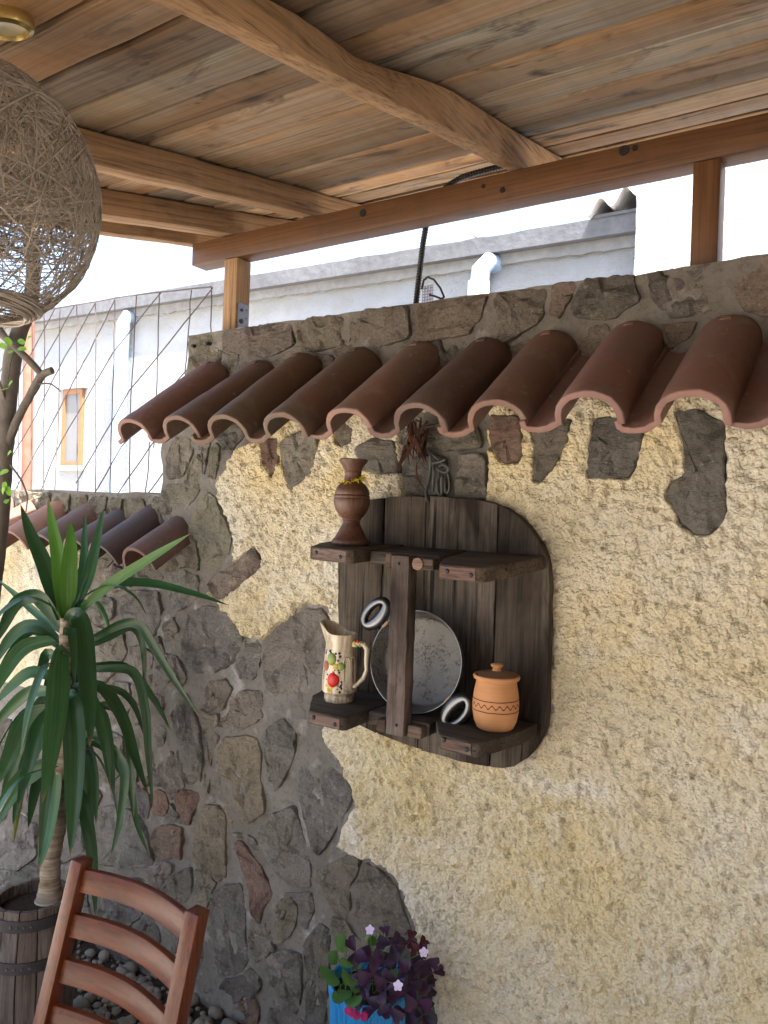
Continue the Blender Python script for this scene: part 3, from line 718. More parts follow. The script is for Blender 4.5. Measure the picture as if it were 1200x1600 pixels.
# hand-hewn wavy rafter
mb = MB(); rings = []
tr = [(-.86, 2.45), (-.868, 2.2), (-.868, 1.9), (-.862, 1.7), (-.86, 1.55), (-.872, 1.45), (-.905, 1.33), (-.92, 1.25), (-.905, 1.15), (-.895, 1.03), (-.90, .9), (-.89, .6), (-.88, .2), (-.88, YBL)]
for xr, y in tr:
    z = roofz(y); xl = -.925 + .004 * math.sin(y * 9); dip = .012 * math.exp(-((y - 1.27) / .16) ** 2)
    rings.append([(xl, y, z), (xl - .045, y, z + .079), (xr, y, z + .079), (-.883 + .004 * math.sin(y * 5), y, z + .001)])
mb.loft(rings); me = mb.mesh('rafter'); bevel(me, .003, 2, 45); smooth(me, 40)
rot = Matrix.Rotation(R_(90), 4, 'Z'); me.transform(rot.inverted()); obj('rafter', me, M['rafter'], roof, rot)
# decking: each plank on its own
seams = [2.55, 2.42, 2.285, 2.16, 2.03, 1.915, 1.79, 1.645, 1.50, 1.325, 1.19, 1.055, .925, .79, .65, .50, .37, .22, .07, -.08, -.24, -.4, -.55, -.7, -.87, -1.0, -1.16, -1.3, -1.45, -1.6, -1.75, -1.9, -2.06, -2.2]
rg = random.Random(77); cr = Vector((0, 1, SL)).normalized()
cols = [(1, .93, .84), (1.1, 1.0, .86), (.78, .84, .86), (.82, .72, .62), (1.15, 1.02, .84), (.7, .64, .58), (.92, .96, .96), (1.0, .86, .70)]
for i in range(len(seams) - 1):

    ya, yb = seams[i], seams[i + 1]; yc = (ya + yb) / 2; w = (ya - yb) * math.sqrt(1 + SL * SL) - .014
    cuts = [-2.44, -.942, .95, 3.4]
    if i % 3 == 1: cuts = [-2.44, -1.66, -.942, 1.75, 3.4]
    if i % 3 == 2: cuts = [-2.44, -.942, 1.75, 3.4]
    if yb < -.25: cuts = [XS] + [c for c in cuts if c > .9]
    for a, b in zip(cuts[:-1], cuts[1:]):
        dz = rg.uniform(0, .005)
        p = Vector(((a + b) / 2, yc + rg.uniform(-.002, .002), roofz(yc, 2.8115) + .015 + dz))
        me = beam_mesh(b - a - .006, w, .028, rg.random(), wob=.0022, bev=.0025)
        o = obj('plank', me, M['plank'], roof, axes(p, (1, rg.uniform(-.002, .002), 0), Vector((0, -SL, 1))))
        c = rg.choice(cols); v = rg.uniform(.62, 1.22); o.color = (*[q * v for q in c], 1)
def cover(x0, x1, y0, y1):
    mb = MB(); mb.add([(x0, y1, roofz(y1, 2.866)), (x1, y1, roofz(y1, 2.866)), (x1, y0, roofz(y0, 2.866)), (x0, y0, roofz(y0, 2.866)),
                       (x0, y1, roofz(y1, 2.90)), (x1, y1, roofz(y1, 2.90)), (x1, y0, roofz(y0, 2.90)), (x0, y0, roofz(y0, 2.90))],
                      [(0, 1, 2, 3), (4, 7, 6, 5), (0, 4, 5, 1), (1, 5, 6, 2), (2, 6, 7, 3), (3, 7, 4, 0)]); return mb
M['gap_backing'] = plain('black_gap_backing', (.012, .012, .012), .95, .1)  # black backing added so the gaps between planks come out dark
obj('light_block_sheet', cover(-2.5, XS, -.30, 2.65), M['gap_backing'], roof)  # unseen sheet added above the planks to stop light leaks
mb = cover(XS + .002, 3.45, -2.28, 2.65)
obj('light_block_sheet', mb, M['gap_backing'], roof)
yb_ = YB + .15
put_beam('eaves_beam', (.27, yb_, roofz(yb_) - .062), (3.3, yb_, roofz(yb_) - .062), .09, .12, M['header'], 60)
yl_ = YBL + .06
put_beam('eaves_beam', (-2.4, yl_, roofz(yl_) - .052), (.4, yl_, roofz(yl_) - .052), .08, .10, M['header'], 62)
for x, y, d in ((-2.3, yl_, .103), (.4, yb_, .123), (3.2, yb_, .123)): put_beam('post', (x, y, 0), (x, y, roofz(y) - d), .09, .09, M['header'], 61, up=(0, -1, 0))

# ================================================================== neighbouring house
HY = 4.2
def hx(x, y): return onY(x, y, HY)
house = thing('neighbour_house', 'pale roughcast house with grey roof slab behind the garden wall', 'house', (-5, HY, 0))
ztop = 3.62; xr = hx(1000, 380).x
mb = MB(); xs_ = np.linspace(-16, xr, 60); 
hz = lambda x: 3.50 + (x - hx(1000, 338).x) * (hx(1000, 338).z - hx(330, 446).z) / (hx(1000, 338).x - hx(330, 446).x) + hx(1000, 338).z - 3.50
ed = [(x, hz(x) - .10) for x in xs_]
mb.prism([(-16, 0)] + ed + [(xr, 0)], HY, HY + 4, 'Y'); obj('facade', mb, M['facade'], house)
mb = MB(); top = [(x, hz(x) + .012 * mnoise.noise(Vector((x * 6, 4, 0))) + (.03 if x > -2.0 else 0) * mnoise.noise(Vector((x * 9, 2, 0)))) for x in np.linspace(-16.1, xr + .02, 140)]
mb.prism([(-16.1, hz(-16.1) - .10)] + top + [(xr + .02, hz(xr) - .10)], HY - .07, HY + 4.05, 'Y'); obj('roof_slab', mb, M['slab'], house)
# broken render ledge under the slab
mb = MB(); lo = [(x, hz(x) - .165 + .012 * mnoise.noise(Vector((x * 2, 9, 0))) + .012 * mnoise.noise(Vector((x * 14, 5, 0)))) for x in np.linspace(-16, xr - .005, 400)]
mb.prism(lo + [(xr - .005, hz(xr) - .101), (-16, hz(-16) - .101)], HY - .02, HY + .05, 'Y'); obj('cornice', mb, M['slab'], house, color=(1.7, 1.65, 1.5))
# small window
a = hx(103, 610); b = hx(131, 612); c = hx(98, 728)
x0, x1, z1, z0 = a.x - .0, b.x + .02, a.z, c.z
mb = MB(); fwid = .034
for q in (((x0, z0), (x0 + fwid, z1)), ((x1 - fwid, z0), (x1, z1)), ((x0 + fwid, z0), (x1 - fwid, z0 + fwid)), ((x0 + fwid, z1 - fwid * 1.3), (x1 - fwid, z1))):
    mb.box((q[0][0], HY - .03, q[0][1]), (q[1][0], HY + .03, q[1][1]))
wdo = obj('window', mb, M['windowwood'], house)
mb = MB(); mb.box((x0 + fwid - .01, HY - .012, z0 + fwid - .01), (x1 - fwid + .01, HY - .004, z1 - fwid)); obj('pane', mb, M['windowglass'], wdo)
mb = MB(); mb.box((x0 - .06, HY - .05, z1 + .002), (x1 + .04, HY + .01, z1 + .05)); obj('lintel', mb, M['facade'], wdo)
mb = MB(); mb.box((x0 - .04, HY - .06, z0 - .045), (x1 + .04, HY + .01, z0 - .002)); obj('sill', mb, M['facade'], wdo)
# drain pipes
p = hx(204, 492); mb = MB(); mb.tube([(p.x + .02, HY + .05, p.z - .02), (p.x + .02, HY - .05, p.z - .03), (p.x + .01, HY - .075, p.z - .09), (p.x, HY - .075, p.z - .3), (p.x, HY - .075, .0)], .055, 14); obj('drain_pipe', smooth(mb.mesh('p')), M['pvc'], house)
p = hx(762, 412); mb = MB(); mb.tube([(p.x + .05, HY + .03, p.z - .01), (p.x + .03, HY - .05, p.z - .01), (p.x + .0, HY - .085, p.z - .06), (p.x - .015, HY - .085, p.z - .2)], .058, 16, mi=0)
mb.tube([(p.x - .013, HY - .085, p.z - .13), (p.x - .02, HY - .085, .0)], .064, 16, mi=1)
me = smooth(mb.mesh('p')); me.materials.append(M['pvc']); me.materials.append(M['whiteplaster']); obj('drain_pipe', me, None, house)
p = hx(116, 470); mb = MB(); mb.box((p.x - .06, HY + .4, p.z - .3), (p.x + .06, HY + .52, p.z + .14)); obj('flue', mb, M['pvc'], house)
# corrugated sheet left on the corner
mb = MB(); c0 = hx(930, 330); c1 = hx(1000, 318); n = 24; rows = []
for j in range(3):
    row_t = []; row_b = []
    for i in range(n + 1):
        u = i / n; x = c0.x + u * (c1.x - c0.x + .02); z = hz(x) + .035 + .07 * u + .036 * math.cos(2 * math.pi * (u * 2.0 - .5)) + .02 * j
        y = HY - .13 + j * .35; row_t.append((x, y, z + .010)); row_b.append((x, y, z - .004))
    rows.append(row_t + row_b[::-1])
mb.loft(rows); tag(obj('corrugated_sheet', smooth(mb.mesh('c'), 50), M['fibro']), 'broken piece of grey corrugated sheet on the house roof corner', 'roof sheet')
mb = MB(); mb.box((c0.x + .0, HY - .08, hz(c0.x) + .0), (c1.x + .01, HY + .3, hz(c1.x) + .02)); obj('tile_bed', rough(mb.mesh('b'), .008, 20), M['slab'], house)
mb = MB(); a = hx(718, 352); b = hx(757, 369); mb.tube([(b.x, HY + .2, b.z - .02), (a.x, HY + .2, a.z)], .006, 6); tag(obj('twig', mb, M['windowwood']), 'thin stick poking up from the neighbouring roof slab', 'stick')
# taller white building
wb = thing('white_building', 'tall white plastered building wall beside the pale house', 'building', (0, 4.1, 0))
mb = MB(); nx_ = 40
ed = [(xr + .012 + .012 * mnoise.noise(Vector((z * 9, 3, 0))), z) for z in np.linspace(0, 6.2, 90)]
mb.prism(ed + [(7.0, 6.2), (7.0, 0)], HY - .14, HY + 4, 'Y')
t = NT('brushed_white_plaster', .92, .15); co = t.coords((14, 14, 1.2), rnd=False); v = t.noise(co, 1.0, 6, .75, .4); v2 = t.noise(t.coords((1, 1, 1), rnd=False), 45, 5, .7)
t.out(t.mix(t.ramp(v, [(.48, 0), (.62, .8)]), (.55, .56, .58), (.25, .26, .33)), t.bump(t.mix(.5, v, v2), .03, .9))
obj('facade', mb, t.m, wb)
# rusty stand pipe
p0 = onY(45, 512, 3.0); p1 = onY(42, 757, 3.0); mb = MB(); mb.tube([(p1.x, 3.0, 0), (p1.x, 3.0, p1.z), (p0.x, 3.0, p0.z + .1)], .035, 12)
tag(obj('stand_pipe', smooth(mb.mesh('p')), M['rustpipe']), 'rusty brown vertical pipe behind the low wall', 'pipe')

# ================================================================== wire trellis on the low wall
TY = 2.1
tre = thing('wire_trellis', 'thin rusty wire trellis with slanting rods on the low wall', 'trellis', (-2.6, TY, ZL))
def rod(pts, r=.0024, dy=0):
    v = [onY(x, y, TY) + Vector((0, dy, 0)) for x, y in pts]; mb = MB(); w = []
    for i in range(len(v) - 1):
        for k in range(6): w.append(v[i].lerp(v[i + 1], k / 6) + Vector((random.uniform(-1, 1), random.uniform(-1, 1), 0)) * .0022)
    w.append(v[-1]); mb.tube(w, r, 5); obj('rod', mb, M['rod'], tre)
for v in [[(331,449),(330,521)], [(299,453),(290,578),(286,640)], [(249,457),(244,624),(240,700)], [(213,461),(203,650),(203,782)], [(180,466),(175,640),(172,778)], [(149,471),(149,776)],
          [(120,476),(121,640),(121,774)], [(94,479),(92,640),(85,770)], [(69,486),(68,767)], [(234,690),(227,780)], [(50,489),(48,768)], [(30,492),(28,768)], [(8,496),(5,768)], [(-16,500),(-20,768)]]: rod(v)
for v in [[(331,449),(201,610),(117,755)], [(249,457),(175,550),(93,690),(60,770)], [(178,467),(130,564),(93,635),(20,770)], [(147,472),(79,596),(49,660),(-10,760)], [(115,477),(66,565),(0,690)],
          [(290,578),(189,697),(145,772)], [(241,687),(180,775)], [(259,732),(222,780)], [(85,480),(0,640)], [(50,489),(-20,615)]]: rod(v, .0026, .006)
rod([(-60,507),(65,487),(200,463),(333,449)], .003, -.006)

# ================================================================== conduit, cable and strap on the wall top
cpts = [onY(650, 476, 2.13), onY(655, 430, 2.125), onY(661, 380, 2.12), onY(668, 340, 2.12), onY(680, 312, 2.12), onY(700, 290, 2.13), onY(722, 277, 2.14), onY(748, 269, 2.15), onY(775, 262, 2.16), onY(800, 256, 2.17)]
cv = []
for i in range(len(cpts) - 1):
    a, b = cpts[i], cpts[i + 1]; m = max(2, int((b - a).length / .0022))
    for k in range(m): cv.append(a.lerp(b, k / m))
mb = MB(); mb.tube(cv, [.0105 if (i // 2) % 2 else .0085 for i in range(len(cv))], 10); tag(obj('conduit', smooth(mb.mesh('c'), 60), M['black']), 'black ribbed cable conduit rising from wall top behind the header beam', 'conduit')
mb = MB(); p = [onY(x, y, 2.1) for x, y in ((659, 452), (662, 438), (668, 433), (678, 437), (688, 450), (694, 464), (690, 467), (680, 463), (668, 460))]
fine = []
for i in range(len(p) - 1):
    for k in range(4): fine.append(p[i].lerp(p[i + 1], k / 4))
mb.tube(fine, .0035, 6); tag(obj('cable_loop', smooth(mb.mesh('c')), M['black']), 'small loop of black cable beside the ribbed conduit', 'cable')
st = thing('perforated_strap', 'perforated galvanised metal strap standing on the wall top by the conduit', 'strap', onY(668, 474, 2.11))
a = onY(660, 447, 2.11); b = onY(676, 476, 2.11); mb = MB(); nx_, nz_ = 4, 7
for i in range(nx_):
    for j in range(nz_):
        xa = a.x + (b.x - a.x) * i / nx_; xb = a.x + (b.x - a.x) * (i + 1) / nx_; zb = a.z + (b.z - a.z) * j / nz_; za = a.z + (b.z - a.z) * (j + 1) / nz_
        cx, cz = (xa + xb) / 2, (za + zb) / 2; r = .28 * min(xb - xa, zb - za)
        o = [(xa, za), (xb, za), (xb, zb), (xa, zb)]; q = [(cx - r, cz - r), (cx + r, cz - r), (cx + r, cz + r), (cx - r, cz + r)]
        for k in range(4):
            l = (k + 1) % 4; mb.add([(*o[k][:1], 2.11, o[k][1]), (o[l][0], 2.11, o[l][1]), (q[l][0], 2.11, q[l][1]), (q[k][0], 2.11, q[k][1])], [(0, 1, 2, 3)])
me = mb.mesh('strap', recalc=False); o = obj('strap', me, M['steel'], st, color=(2.2, 2.2, 2.3)); md = o.modifiers.new('s', 'SOLIDIFY'); md.thickness = .002

# ================================================================== woven lamp
LC = dep(-56, 303, 1.35); LR = .226
lamp = thing('woven_pendant_lamp', 'round woven twine pendant lamp hanging beneath the plank ceiling', 'lamp', LC + Vector((0, 0, .2)))
rg = random.Random(4); mb = MB()
def on_lamp(d):
    d = d.normalized(); zz = max(d.z, -.84)
    k = 1.0 if d.z > -.84 else 1.0
    return LC + Vector((d.x * LR, d.y * LR, zz * LR * 1.03)) * k
for i in range(560):
    nrm = Vector((rg.gauss(0, 1), rg.gauss(0, 1), rg.gauss(0, .8))).normalized(); off = rg.uniform(-.55, .55) if i % 3 else rg.uniform(.0, .3)
    a = nrm.orthogonal().normalized(); b = nrm.cross(a); s0 = rg.random() * 6.28; span = rg.uniform(2.0, 6.0); m = int(span * 6); pts = []
    rr = math.sqrt(1 - off * off); rad = LR * rg.uniform(.975, 1.012)
    for k in range(m + 1):
        t_ = s0 + span * k / m; d = nrm * off + (a * math.cos(t_) + b * math.sin(t_)) * rr
        if d.z < -.86 or (d.z < -.22 and i % 5 < 3): continue
        w = mnoise.noise(Vector((i * 1.7, k * .6, 0))) * .03
        d = (d + a * w).normalized(); pts.append(LC + Vector((d.x, d.y, d.z * 1.02)) * rad)
    if len(pts) > 3: mb.tube(pts, rg.choice((.0008, .0010, .0014)), 3, cap=False)
for i in range(46):   # bound rim round the open bottom
    z0 = -.86 + rg.uniform(-.03, .05); r0 = math.sqrt(1 - min(.99, z0 * z0)); pts = []
    for k in range(41):
        t_ = 2 * math.pi * k / 40; z = z0 + .02 * math.sin(3 * t_ + i); r = LR * (r0 + .012 * math.sin(5 * t_ + i * 2)); pts.append(LC + Vector((r * math.cos(t_), r * math.sin(t_), z * LR * 1.02)))
    mb.tube(pts, .0022, 4, cap=False)
obj('shade', smooth(mb.mesh('shade', recalc=False), 80), M['twine'], lamp)
zc = roofz(LC.y, 2.81)
mb = MB(); mb.lathe([(.0, LR * 1.06), (.022, LR * 1.06), (.026, LR * .98), (.026, LR * .86), (.018, LR * .72), (.0, LR * .72)], 20, LC); obj('socket', smooth(mb.mesh('s')), M['black'], lamp)
mb = MB(); mb.tube([LC + Vector((0, 0, LR * 1.05)), (LC.x, LC.y, zc + .002)], .004, 8); obj('cord', mb, M['black'], lamp)
mb = MB(); mb.lathe([(.0, LR * .73), (.014, LR * .72), (.016, LR * .62), (.03, LR * .48), (.036, LR * .34), (.03, LR * .2), (.012, LR * .12), (.0, LR * .115)], 24, LC); obj('bulb', smooth(mb.mesh('b')), M['yellowed'], lamp)
# ceiling downlight
cl = onRoof(8, 34, 2.81); dl = thing('ceiling_downlight', 'small round brass downlight fixed in the plank ceiling', 'light', cl)
mw = Matrix.Translation(cl) @ Matrix.Rotation(math.atan(SL), 4, 'X')
mb = MB(); mb.lathe([(.032, .01), (.047, .008), (.0475, -.002), (.044, -.012), (.036, -.016), (.034, -.010), (.032, .0)], 40)
me = smooth(mb.mesh('ring')); obj('ring', me, M['brass'], dl, mw)
mb = MB(); mb.lathe([(.0, -.006), (.015, -.007), (.0335, -.009), (.0335, .008), (.0, .008)], 32); obj('lens', smooth(mb.mesh('lens')), M['yellowed'], dl, mw, (1, .85, .5))

# ================================================================== wall shelf
BY = 1.885
shelf = thing('wall_shelf', 'dark weathered wooden wall shelf with rounded backboard and two tiers', 'shelf', (-1.05, BY, 1.1))
outl = px_poly([(530,1108),(527,885),(530,840),(545,800),(570,781),(620,775),(690,776),(760,782),(800,798),(830,828),(850,862),(858,890),(856,1000),(853,1130),(845,1155),(825,1184),(795,1202),(760,1198),(700,1185),(640,1167),(590,1148),(555,1130)], BY)
def chaik(p):
    o = []
    for i in range(len(p)):
        a, b = Vector(p[i]), Vector(p[(i + 1) % len(p)]); o += [tuple(a * .75 + b * .25), tuple(a * .25 + b * .75)]
    return o
outl = chaik(outl)
def clipx(poly, x, keep_right):
    out = []; n = len(poly); s_ = 1 if keep_right else -1
    for i in range(n):
        a, b = poly[i], poly[(i + 1) % n]; ia, ib = (a[0] - x) * s_ >= 0, (b[0] - x) * s_ >= 0
        if ia: out.append(a)
        if ia != ib: t_ = (x - a[0]) / (b[0] - a[0]); out.append((x, a[1] + t_ * (b[1] - a[1])))
    return out
cutx = [-1.5, -1.225, -1.073, -.862, -.6]
for i in range(4):
    p = clipx(clipx(outl, cutx[i] + .0015, True), cutx[i + 1] - .0015, False)
    # subdivide outline for a worn edge
    q = []
    for k in range(len(p)):
        a, b = Vector(p[k]), Vector(p[(k + 1) % len(p)]); m = max(1, int((b - a).length / .03))
        for r in range(m): c = a.lerp(b, r / m); q.append((c.x + random.uniform(-.0012, .0012), c.y + random.uniform(-.0012, .0012)))
    mb = MB(); mb.prism(q, BY + .003 * (i % 2), BY + .036, 'Y'); me = mb.mesh('board'); bevel(me, .003, 2, 50); rough(me, .0022, 35, i)
    rt_ = Matrix.Rotation(R_(90), 4, 'Y'); me.transform(rt_.inverted())
    obj('backboard_plank', smooth(me, 40), M['darkwood'], shelf, rt_, ((.75, .68, .56), (.85, .78, .66), (1.25, 1.2, 1.1), (.95, .9, .8))[i])
def slab(name, plan, ztop, th, mat, parent, color=None, ragged=.0015, tilt=0.0):
    q = []
    for k in range(len(plan)):
        a, b = Vector(plan[k]), Vector(plan[(k + 1) % len(plan)]); m = max(1, int((b - a).length / .025))
        for r in range(m): c = a.lerp(b, r / m); q.append((c.x + random.uniform(-ragged, ragged), c.y + random.uniform(-ragged, ragged)))
    mb = MB(); mb.prism(q, ztop - th, ztop, 'Z'); me = mb.mesh(name); bevel(me, .0035, 2, 40)
    for v in me.vertices: v.co.z += (v.co.y - 1.882) * tilt
    return obj(name, smooth(me, 45), mat, parent, color=color)
UZL, UZR, UZM = 1.648, 1.629, 1.646
ul = slab('shelf_board', [(-1.316, 1.664), (-1.30, 1.652), (-1.166, 1.628), (-1.155, 1.64), (-1.15, 1.882), (-1.40, 1.882), (-1.372, 1.78)], UZL + .010, .036, M['shelfwood'], shelf, (1.3, 1.2, 1.1), tilt=.04)
ur = slab('shelf_board', [(-.905, 1.655), (-.893, 1.628), (-.782, 1.612), (-.768, 1.622), (-.735, 1.78), (-.722, 1.882), (-.945, 1.882), (-.93, 1.72)], UZR + .024, .036, M['shelfwood'], shelf, (1.3, 1.2, 1.1), tilt=.09)
um = slab('shelf_board', [(-1.148, 1.705), (-.935, 1.705), (-.947, 1.882), (-1.148, 1.882)], UZM + .008, .034, M['shelfwood'], shelf, tilt=.055)
LZ = 1.22
ll = slab('shelf_board', [(-1.255, 1.60), (-1.143, 1.598), (-1.136, 1.61), (-1.138, 1.882), (-1.39, 1.882), (-1.35, 1.74)], LZ, .034, M['shelfwood'], shelf)
lr = slab('shelf_board', [(-.888, 1.645), (-.875, 1.628), (-.782, 1.622), (-.768, 1.632), (-.732, 1.79), (-.728, 1.882), (-.955, 1.882), (-.945, 1.735)], LZ, .034, M['shelfwood'], shelf)
lm = slab('shelf_board', [(-1.136, 1.705), (-.948, 1.705), (-.957, 1.882), (-1.136, 1.882)], LZ - .002, .034, M['shelfwood'], shelf)
# pale split faces on the noses of the boards (thin slivers of bare wood)
def facing(a, b, z0, z1, parent, t_=.002):
    a = Vector((*a, 0)); b = Vector((*b, 0)); d = (b - a).normalized(); nrm = Vector((d.y, -d.x, 0)); mb = MB(); n = 8; rings = []
    for i in range(n + 1):
        p = a.lerp(b, i / n); j = random.uniform(-.0016, .0016)
        rings.append([p + nrm * t_ + Vector((0, 0, z0 + .004 + j)), p + nrm * t_ + Vector((0, 0, z1 - .004 + j)), p - nrm * .004 + Vector((0, 0, z1 - .0035 + j)), p - nrm * .004 + Vector((0, 0, z0 + .0035 + j))])
    mb.loft([[tuple(v) for v in r] for r in rings]); return obj('split_face', mb, M['endgrain'], parent)
facing((-1.298, 1.6515), (-1.170, 1.6285), UZL - .036, UZL, ul); facing((-.889, 1.6275), (-.788, 1.613), UZR - .036, UZR, ur)
facing((-1.250, 1.6), (-1.15, 1.598), LZ - .034, LZ, ll); facing((-.871, 1.6275), (-.788, 1.6225), LZ - .034, LZ, lr)
def nail(x, y, z, r=.0058, parent=shelf):
    mb = MB(); mb.tube([(x, y - .0045, z), (x, y - .003, z), (x, y + .015, z)], [r * .6, r, r * .9], 10); obj('nail_head', smooth(mb.mesh('n'), 60), M['bolt'], parent)
for x, y, z, p in ((-1.283, 1.648, UZL - .014, ul), (-1.19, 1.632, UZL - .02, ul), (-.868, 1.624, UZR - .015, ur), (-.80, 1.6145, UZR - .019, ur), (-.862, 1.6265, LZ - .008, lr), (-.80, 1.623, LZ - .018, lr), (-1.235, 1.598, LZ - .014, ll), (-1.165, 1.5975, LZ - .02, ll)): nail(x, y, z, parent=p)
# upright in front, with the stub pieces it is nailed to
mb = MB(); rings = []
for i in range(19):
    z = 1.182 + (1.640 - 1.182) * i / 18; j = lambda: random.uniform(-.0016, .0016)
    rings.append([(-1.054 + j(), 1.664 + j(), z), (-1.000 + j(), 1.664 + j(), z), (-.998 + j(), 1.704, z), (-1.054 + j(), 1.704, z)])
mb.loft(rings); me = mb.mesh('u'); bevel(me, .003, 2, 50); rt_ = Matrix.Rotation(R_(90), 4, 'Y'); me.transform(rt_.inverted())
up_o = obj('upright', smooth(me, 40), M['darkwood'], shelf, rt_, (1.25, 1.15, 1.1))
nail(-1.03, 1.664, 1.62, .004); nail(-1.02, 1.664, 1.21, .004)
for a, b in (((-1.075, 1.668, 1.606), (-1.056, 1.71, 1.642)), ((-.996, 1.672, 1.608), (-.935, 1.71, 1.636)), ((-.996, 1.676, 1.182), (-.955, 1.712, 1.212)), ((-1.085, 1.668, 1.180), (-1.056, 1.71, 1.214))):
    mb = MB(); mb.box(a, b); me = mb.mesh('b'); bevel(me, .004, 2, 50); obj('cleat', rough(me, .001, 60), M['shelfwood'], shelf, color=(1.6, 1.4, 1.3))
mb = MB(); mb.tube([(-.978, 1.668, 1.622), (-.978, 1.69, 1.622)], [.0155, .016], 16); obj('peg', smooth(mb.mesh('p'), 50), M['endgrain'], shelf, color=(1.5, 1.4, 1.35))

# ================================================================== turned vase
vc = Vector((-1.255, 1.765, UZL + .0062)); vase = thing('wooden_vase', 'turned brown wooden vase with a round belly and yellow foil garland', 'vase', vc)
prof = [(0, 0), (.048, 0), (.051, .004), (.051, .010), (.047, .016), (.044, .018), (.035, .034), (.027, .050), (.0235, .060), (.023, .064), (.026, .067), (.0255, .071), (.033, .078), (.044, .094), (.0485, .112), (.0487, .124), (.0475, .1255), (.0485, .127), (.0475, .1335), (.0462, .1345), (.0472, .136), (.0445, .148), (.036, .161), (.027, .168), (.0235, .172), (.0225, .19), (.024, .196), (.0232, .198), (.0245, .2), (.030, .213), (.0375, .222), (.0385, .2275), (.036, .230), (.031, .229), (.026, .222), (.020, .205), (0, .20)]
mb = MB(); mb.lathe(prof, 48); me = smooth(mb.mesh('vase'), 50); rt_ = Matrix.Rotation(R_(90), 4, 'Y'); me.transform(rt_.inverted())
obj('body', me, M['vasewood'], vase, Matrix.Translation(vc) @ rt_ @ Matrix.Scale(1.05, 4))
mb = MB(); rg = random.Random(2)
for i in range(150):
    a = rg.random() * 6.283; r = .0265 + rg.uniform(0, .012); z = .181 + .010 * math.sin(a + .6) + rg.uniform(-.006, .006); p = vc + Vector((r * math.cos(a), r * math.sin(a), z))
    u = Vector((rg.gauss(0, 1), rg.gauss(0, 1), rg.gauss(0, 1))).normalized() * rg.uniform(.002, .006); w = u.orthogonal().normalized() * .0012
    mb.add([p - u - w, p + u - w, p + u + w, p - u + w], [(0, 1, 2, 3)])
pts = [vc + Vector((.0275 * math.cos(t_), .0275 * math.sin(t_), .181 + .010 * math.sin(t_ + .6))) for t_ in np.linspace(0, 6.283, 40)]; mb.tube(pts, .0013, 4)
obj('foil_garland', mb.mesh('f', recalc=False), M['foil'], vase)

# ================================================================== ceramic jug
jc = Vector((-1.258, 1.740, LZ + .0005)); jug = thing('ceramic_jug', 'cream glazed eight-sided jug with raised painted fruit on the shelf', 'jug', jc)
t = NT('cream_glaze', .28, .5); co = t.coords(rnd=False); a_ = t.noise(co, 30, 5, .6); b_ = t.noise(t.coords((60, 60, 9), rnd=False), 1.0, 4, .6)
t.out(t.mix(t.ramp(b_, [(.46, 0), (.68, .85)]), t.mix(a_, (.52, .42, .28), (.66, .57, .42)), (.16, .10, .05)), t.bump(a_, .0012, .5)); M['glaze'] = t.m
JA = R_(-62)   # direction of the spout (towards the left of the wall, slightly to the front)
sp = Vector((-1, -.02, 0)).normalized(); hd = -sp
def oct(r, k, n=32):
    a = 2 * math.pi * k / n; seg = math.pi / 4; m = (a + seg / 2) % seg - seg / 2
    return r * (math.cos(seg / 2) / math.cos(m) * .75 + .25)
th0 = math.atan2(sp.y, sp.x); n = 32
def jring(r, z, spout=0, lift=0):
    o = []
    for k in range(n):
        a = 2 * math.pi * k / n; rr = oct(r, k); f = max(0, math.cos(a)) ** 3
        rr += spout * f; o.append((jc.x + rr * math.cos(a + th0), jc.y + rr * math.sin(a + th0), jc.z + z + lift * max(0, math.cos(a)) ** 2 - lift * .35 * (1 - max(0, math.cos(a)))))
    return o
mb = MB(); mb.loft([jring(.0, 0), jring(.041, 0), jring(.043, .004), jring(.043, .014), jring(.039, .018), jring(.044, .023), jring(.0505, .028), jring(.050, .06), jring(.047, .10), jring(.044, .138), jring(.0445, .142), jring(.0425, .146), jring(.0435, .150), jring(.042, .156),
                   jring(.043, .172, .010, .012), jring(.0455, .196, .022, .024), jring(.0425, .196, .021, .024), jring(.038, .165, .008, .008), jring(.038, .10), jring(0, .09)])
jb = obj('body', smooth(mb.mesh('jug'), 40), M['glaze'], jug)
hp = [jc + hd * .042 + Vector((0, 0, .160)), jc + hd * .058 + Vector((0, 0, .166)), jc + hd * .078 + Vector((0, 0, .164)), jc + hd * .088 + Vector((0, 0, .152)), jc + hd * .086 + Vector((0, 0, .125)), jc + hd * .088 + Vector((0, 0, .095)), jc + hd * .078 + Vector((0, 0, .072)), jc + hd * .062 + Vector((0, 0, .055)), jc + hd * .047 + Vector((0, 0, .045))]
mb = MB(); mb.tube(hp, [.008, .0075, .0075, .008, .0065, .0055, .0065, .006, .007], 10); obj('handle', smooth(mb.mesh('h'), 60), M['glaze'], jug)
def enamel(nm, c): m_ = plain(nm, c, .38, .4, 0, 90, .45, .0012); return m_
EN = {'cream': M['glaze'], 'red': enamel('red_enamel', (.55, .02, .012)), 'yellow': enamel('yellow_enamel', (.55, .36, .05)), 'green': enamel('green_enamel', (.22, .28, .06)), 'blue': enamel('navy_enamel', (.012, .022, .05)), 'rust': enamel('rust_enamel', (.30, .07, .03))}
camd = (Vector((0, 0, 0)) - jc); camd.z = 0; camd.normalize(); side = Vector((-camd.y, camd.x, 0))  # side points to the right seen from the terrace
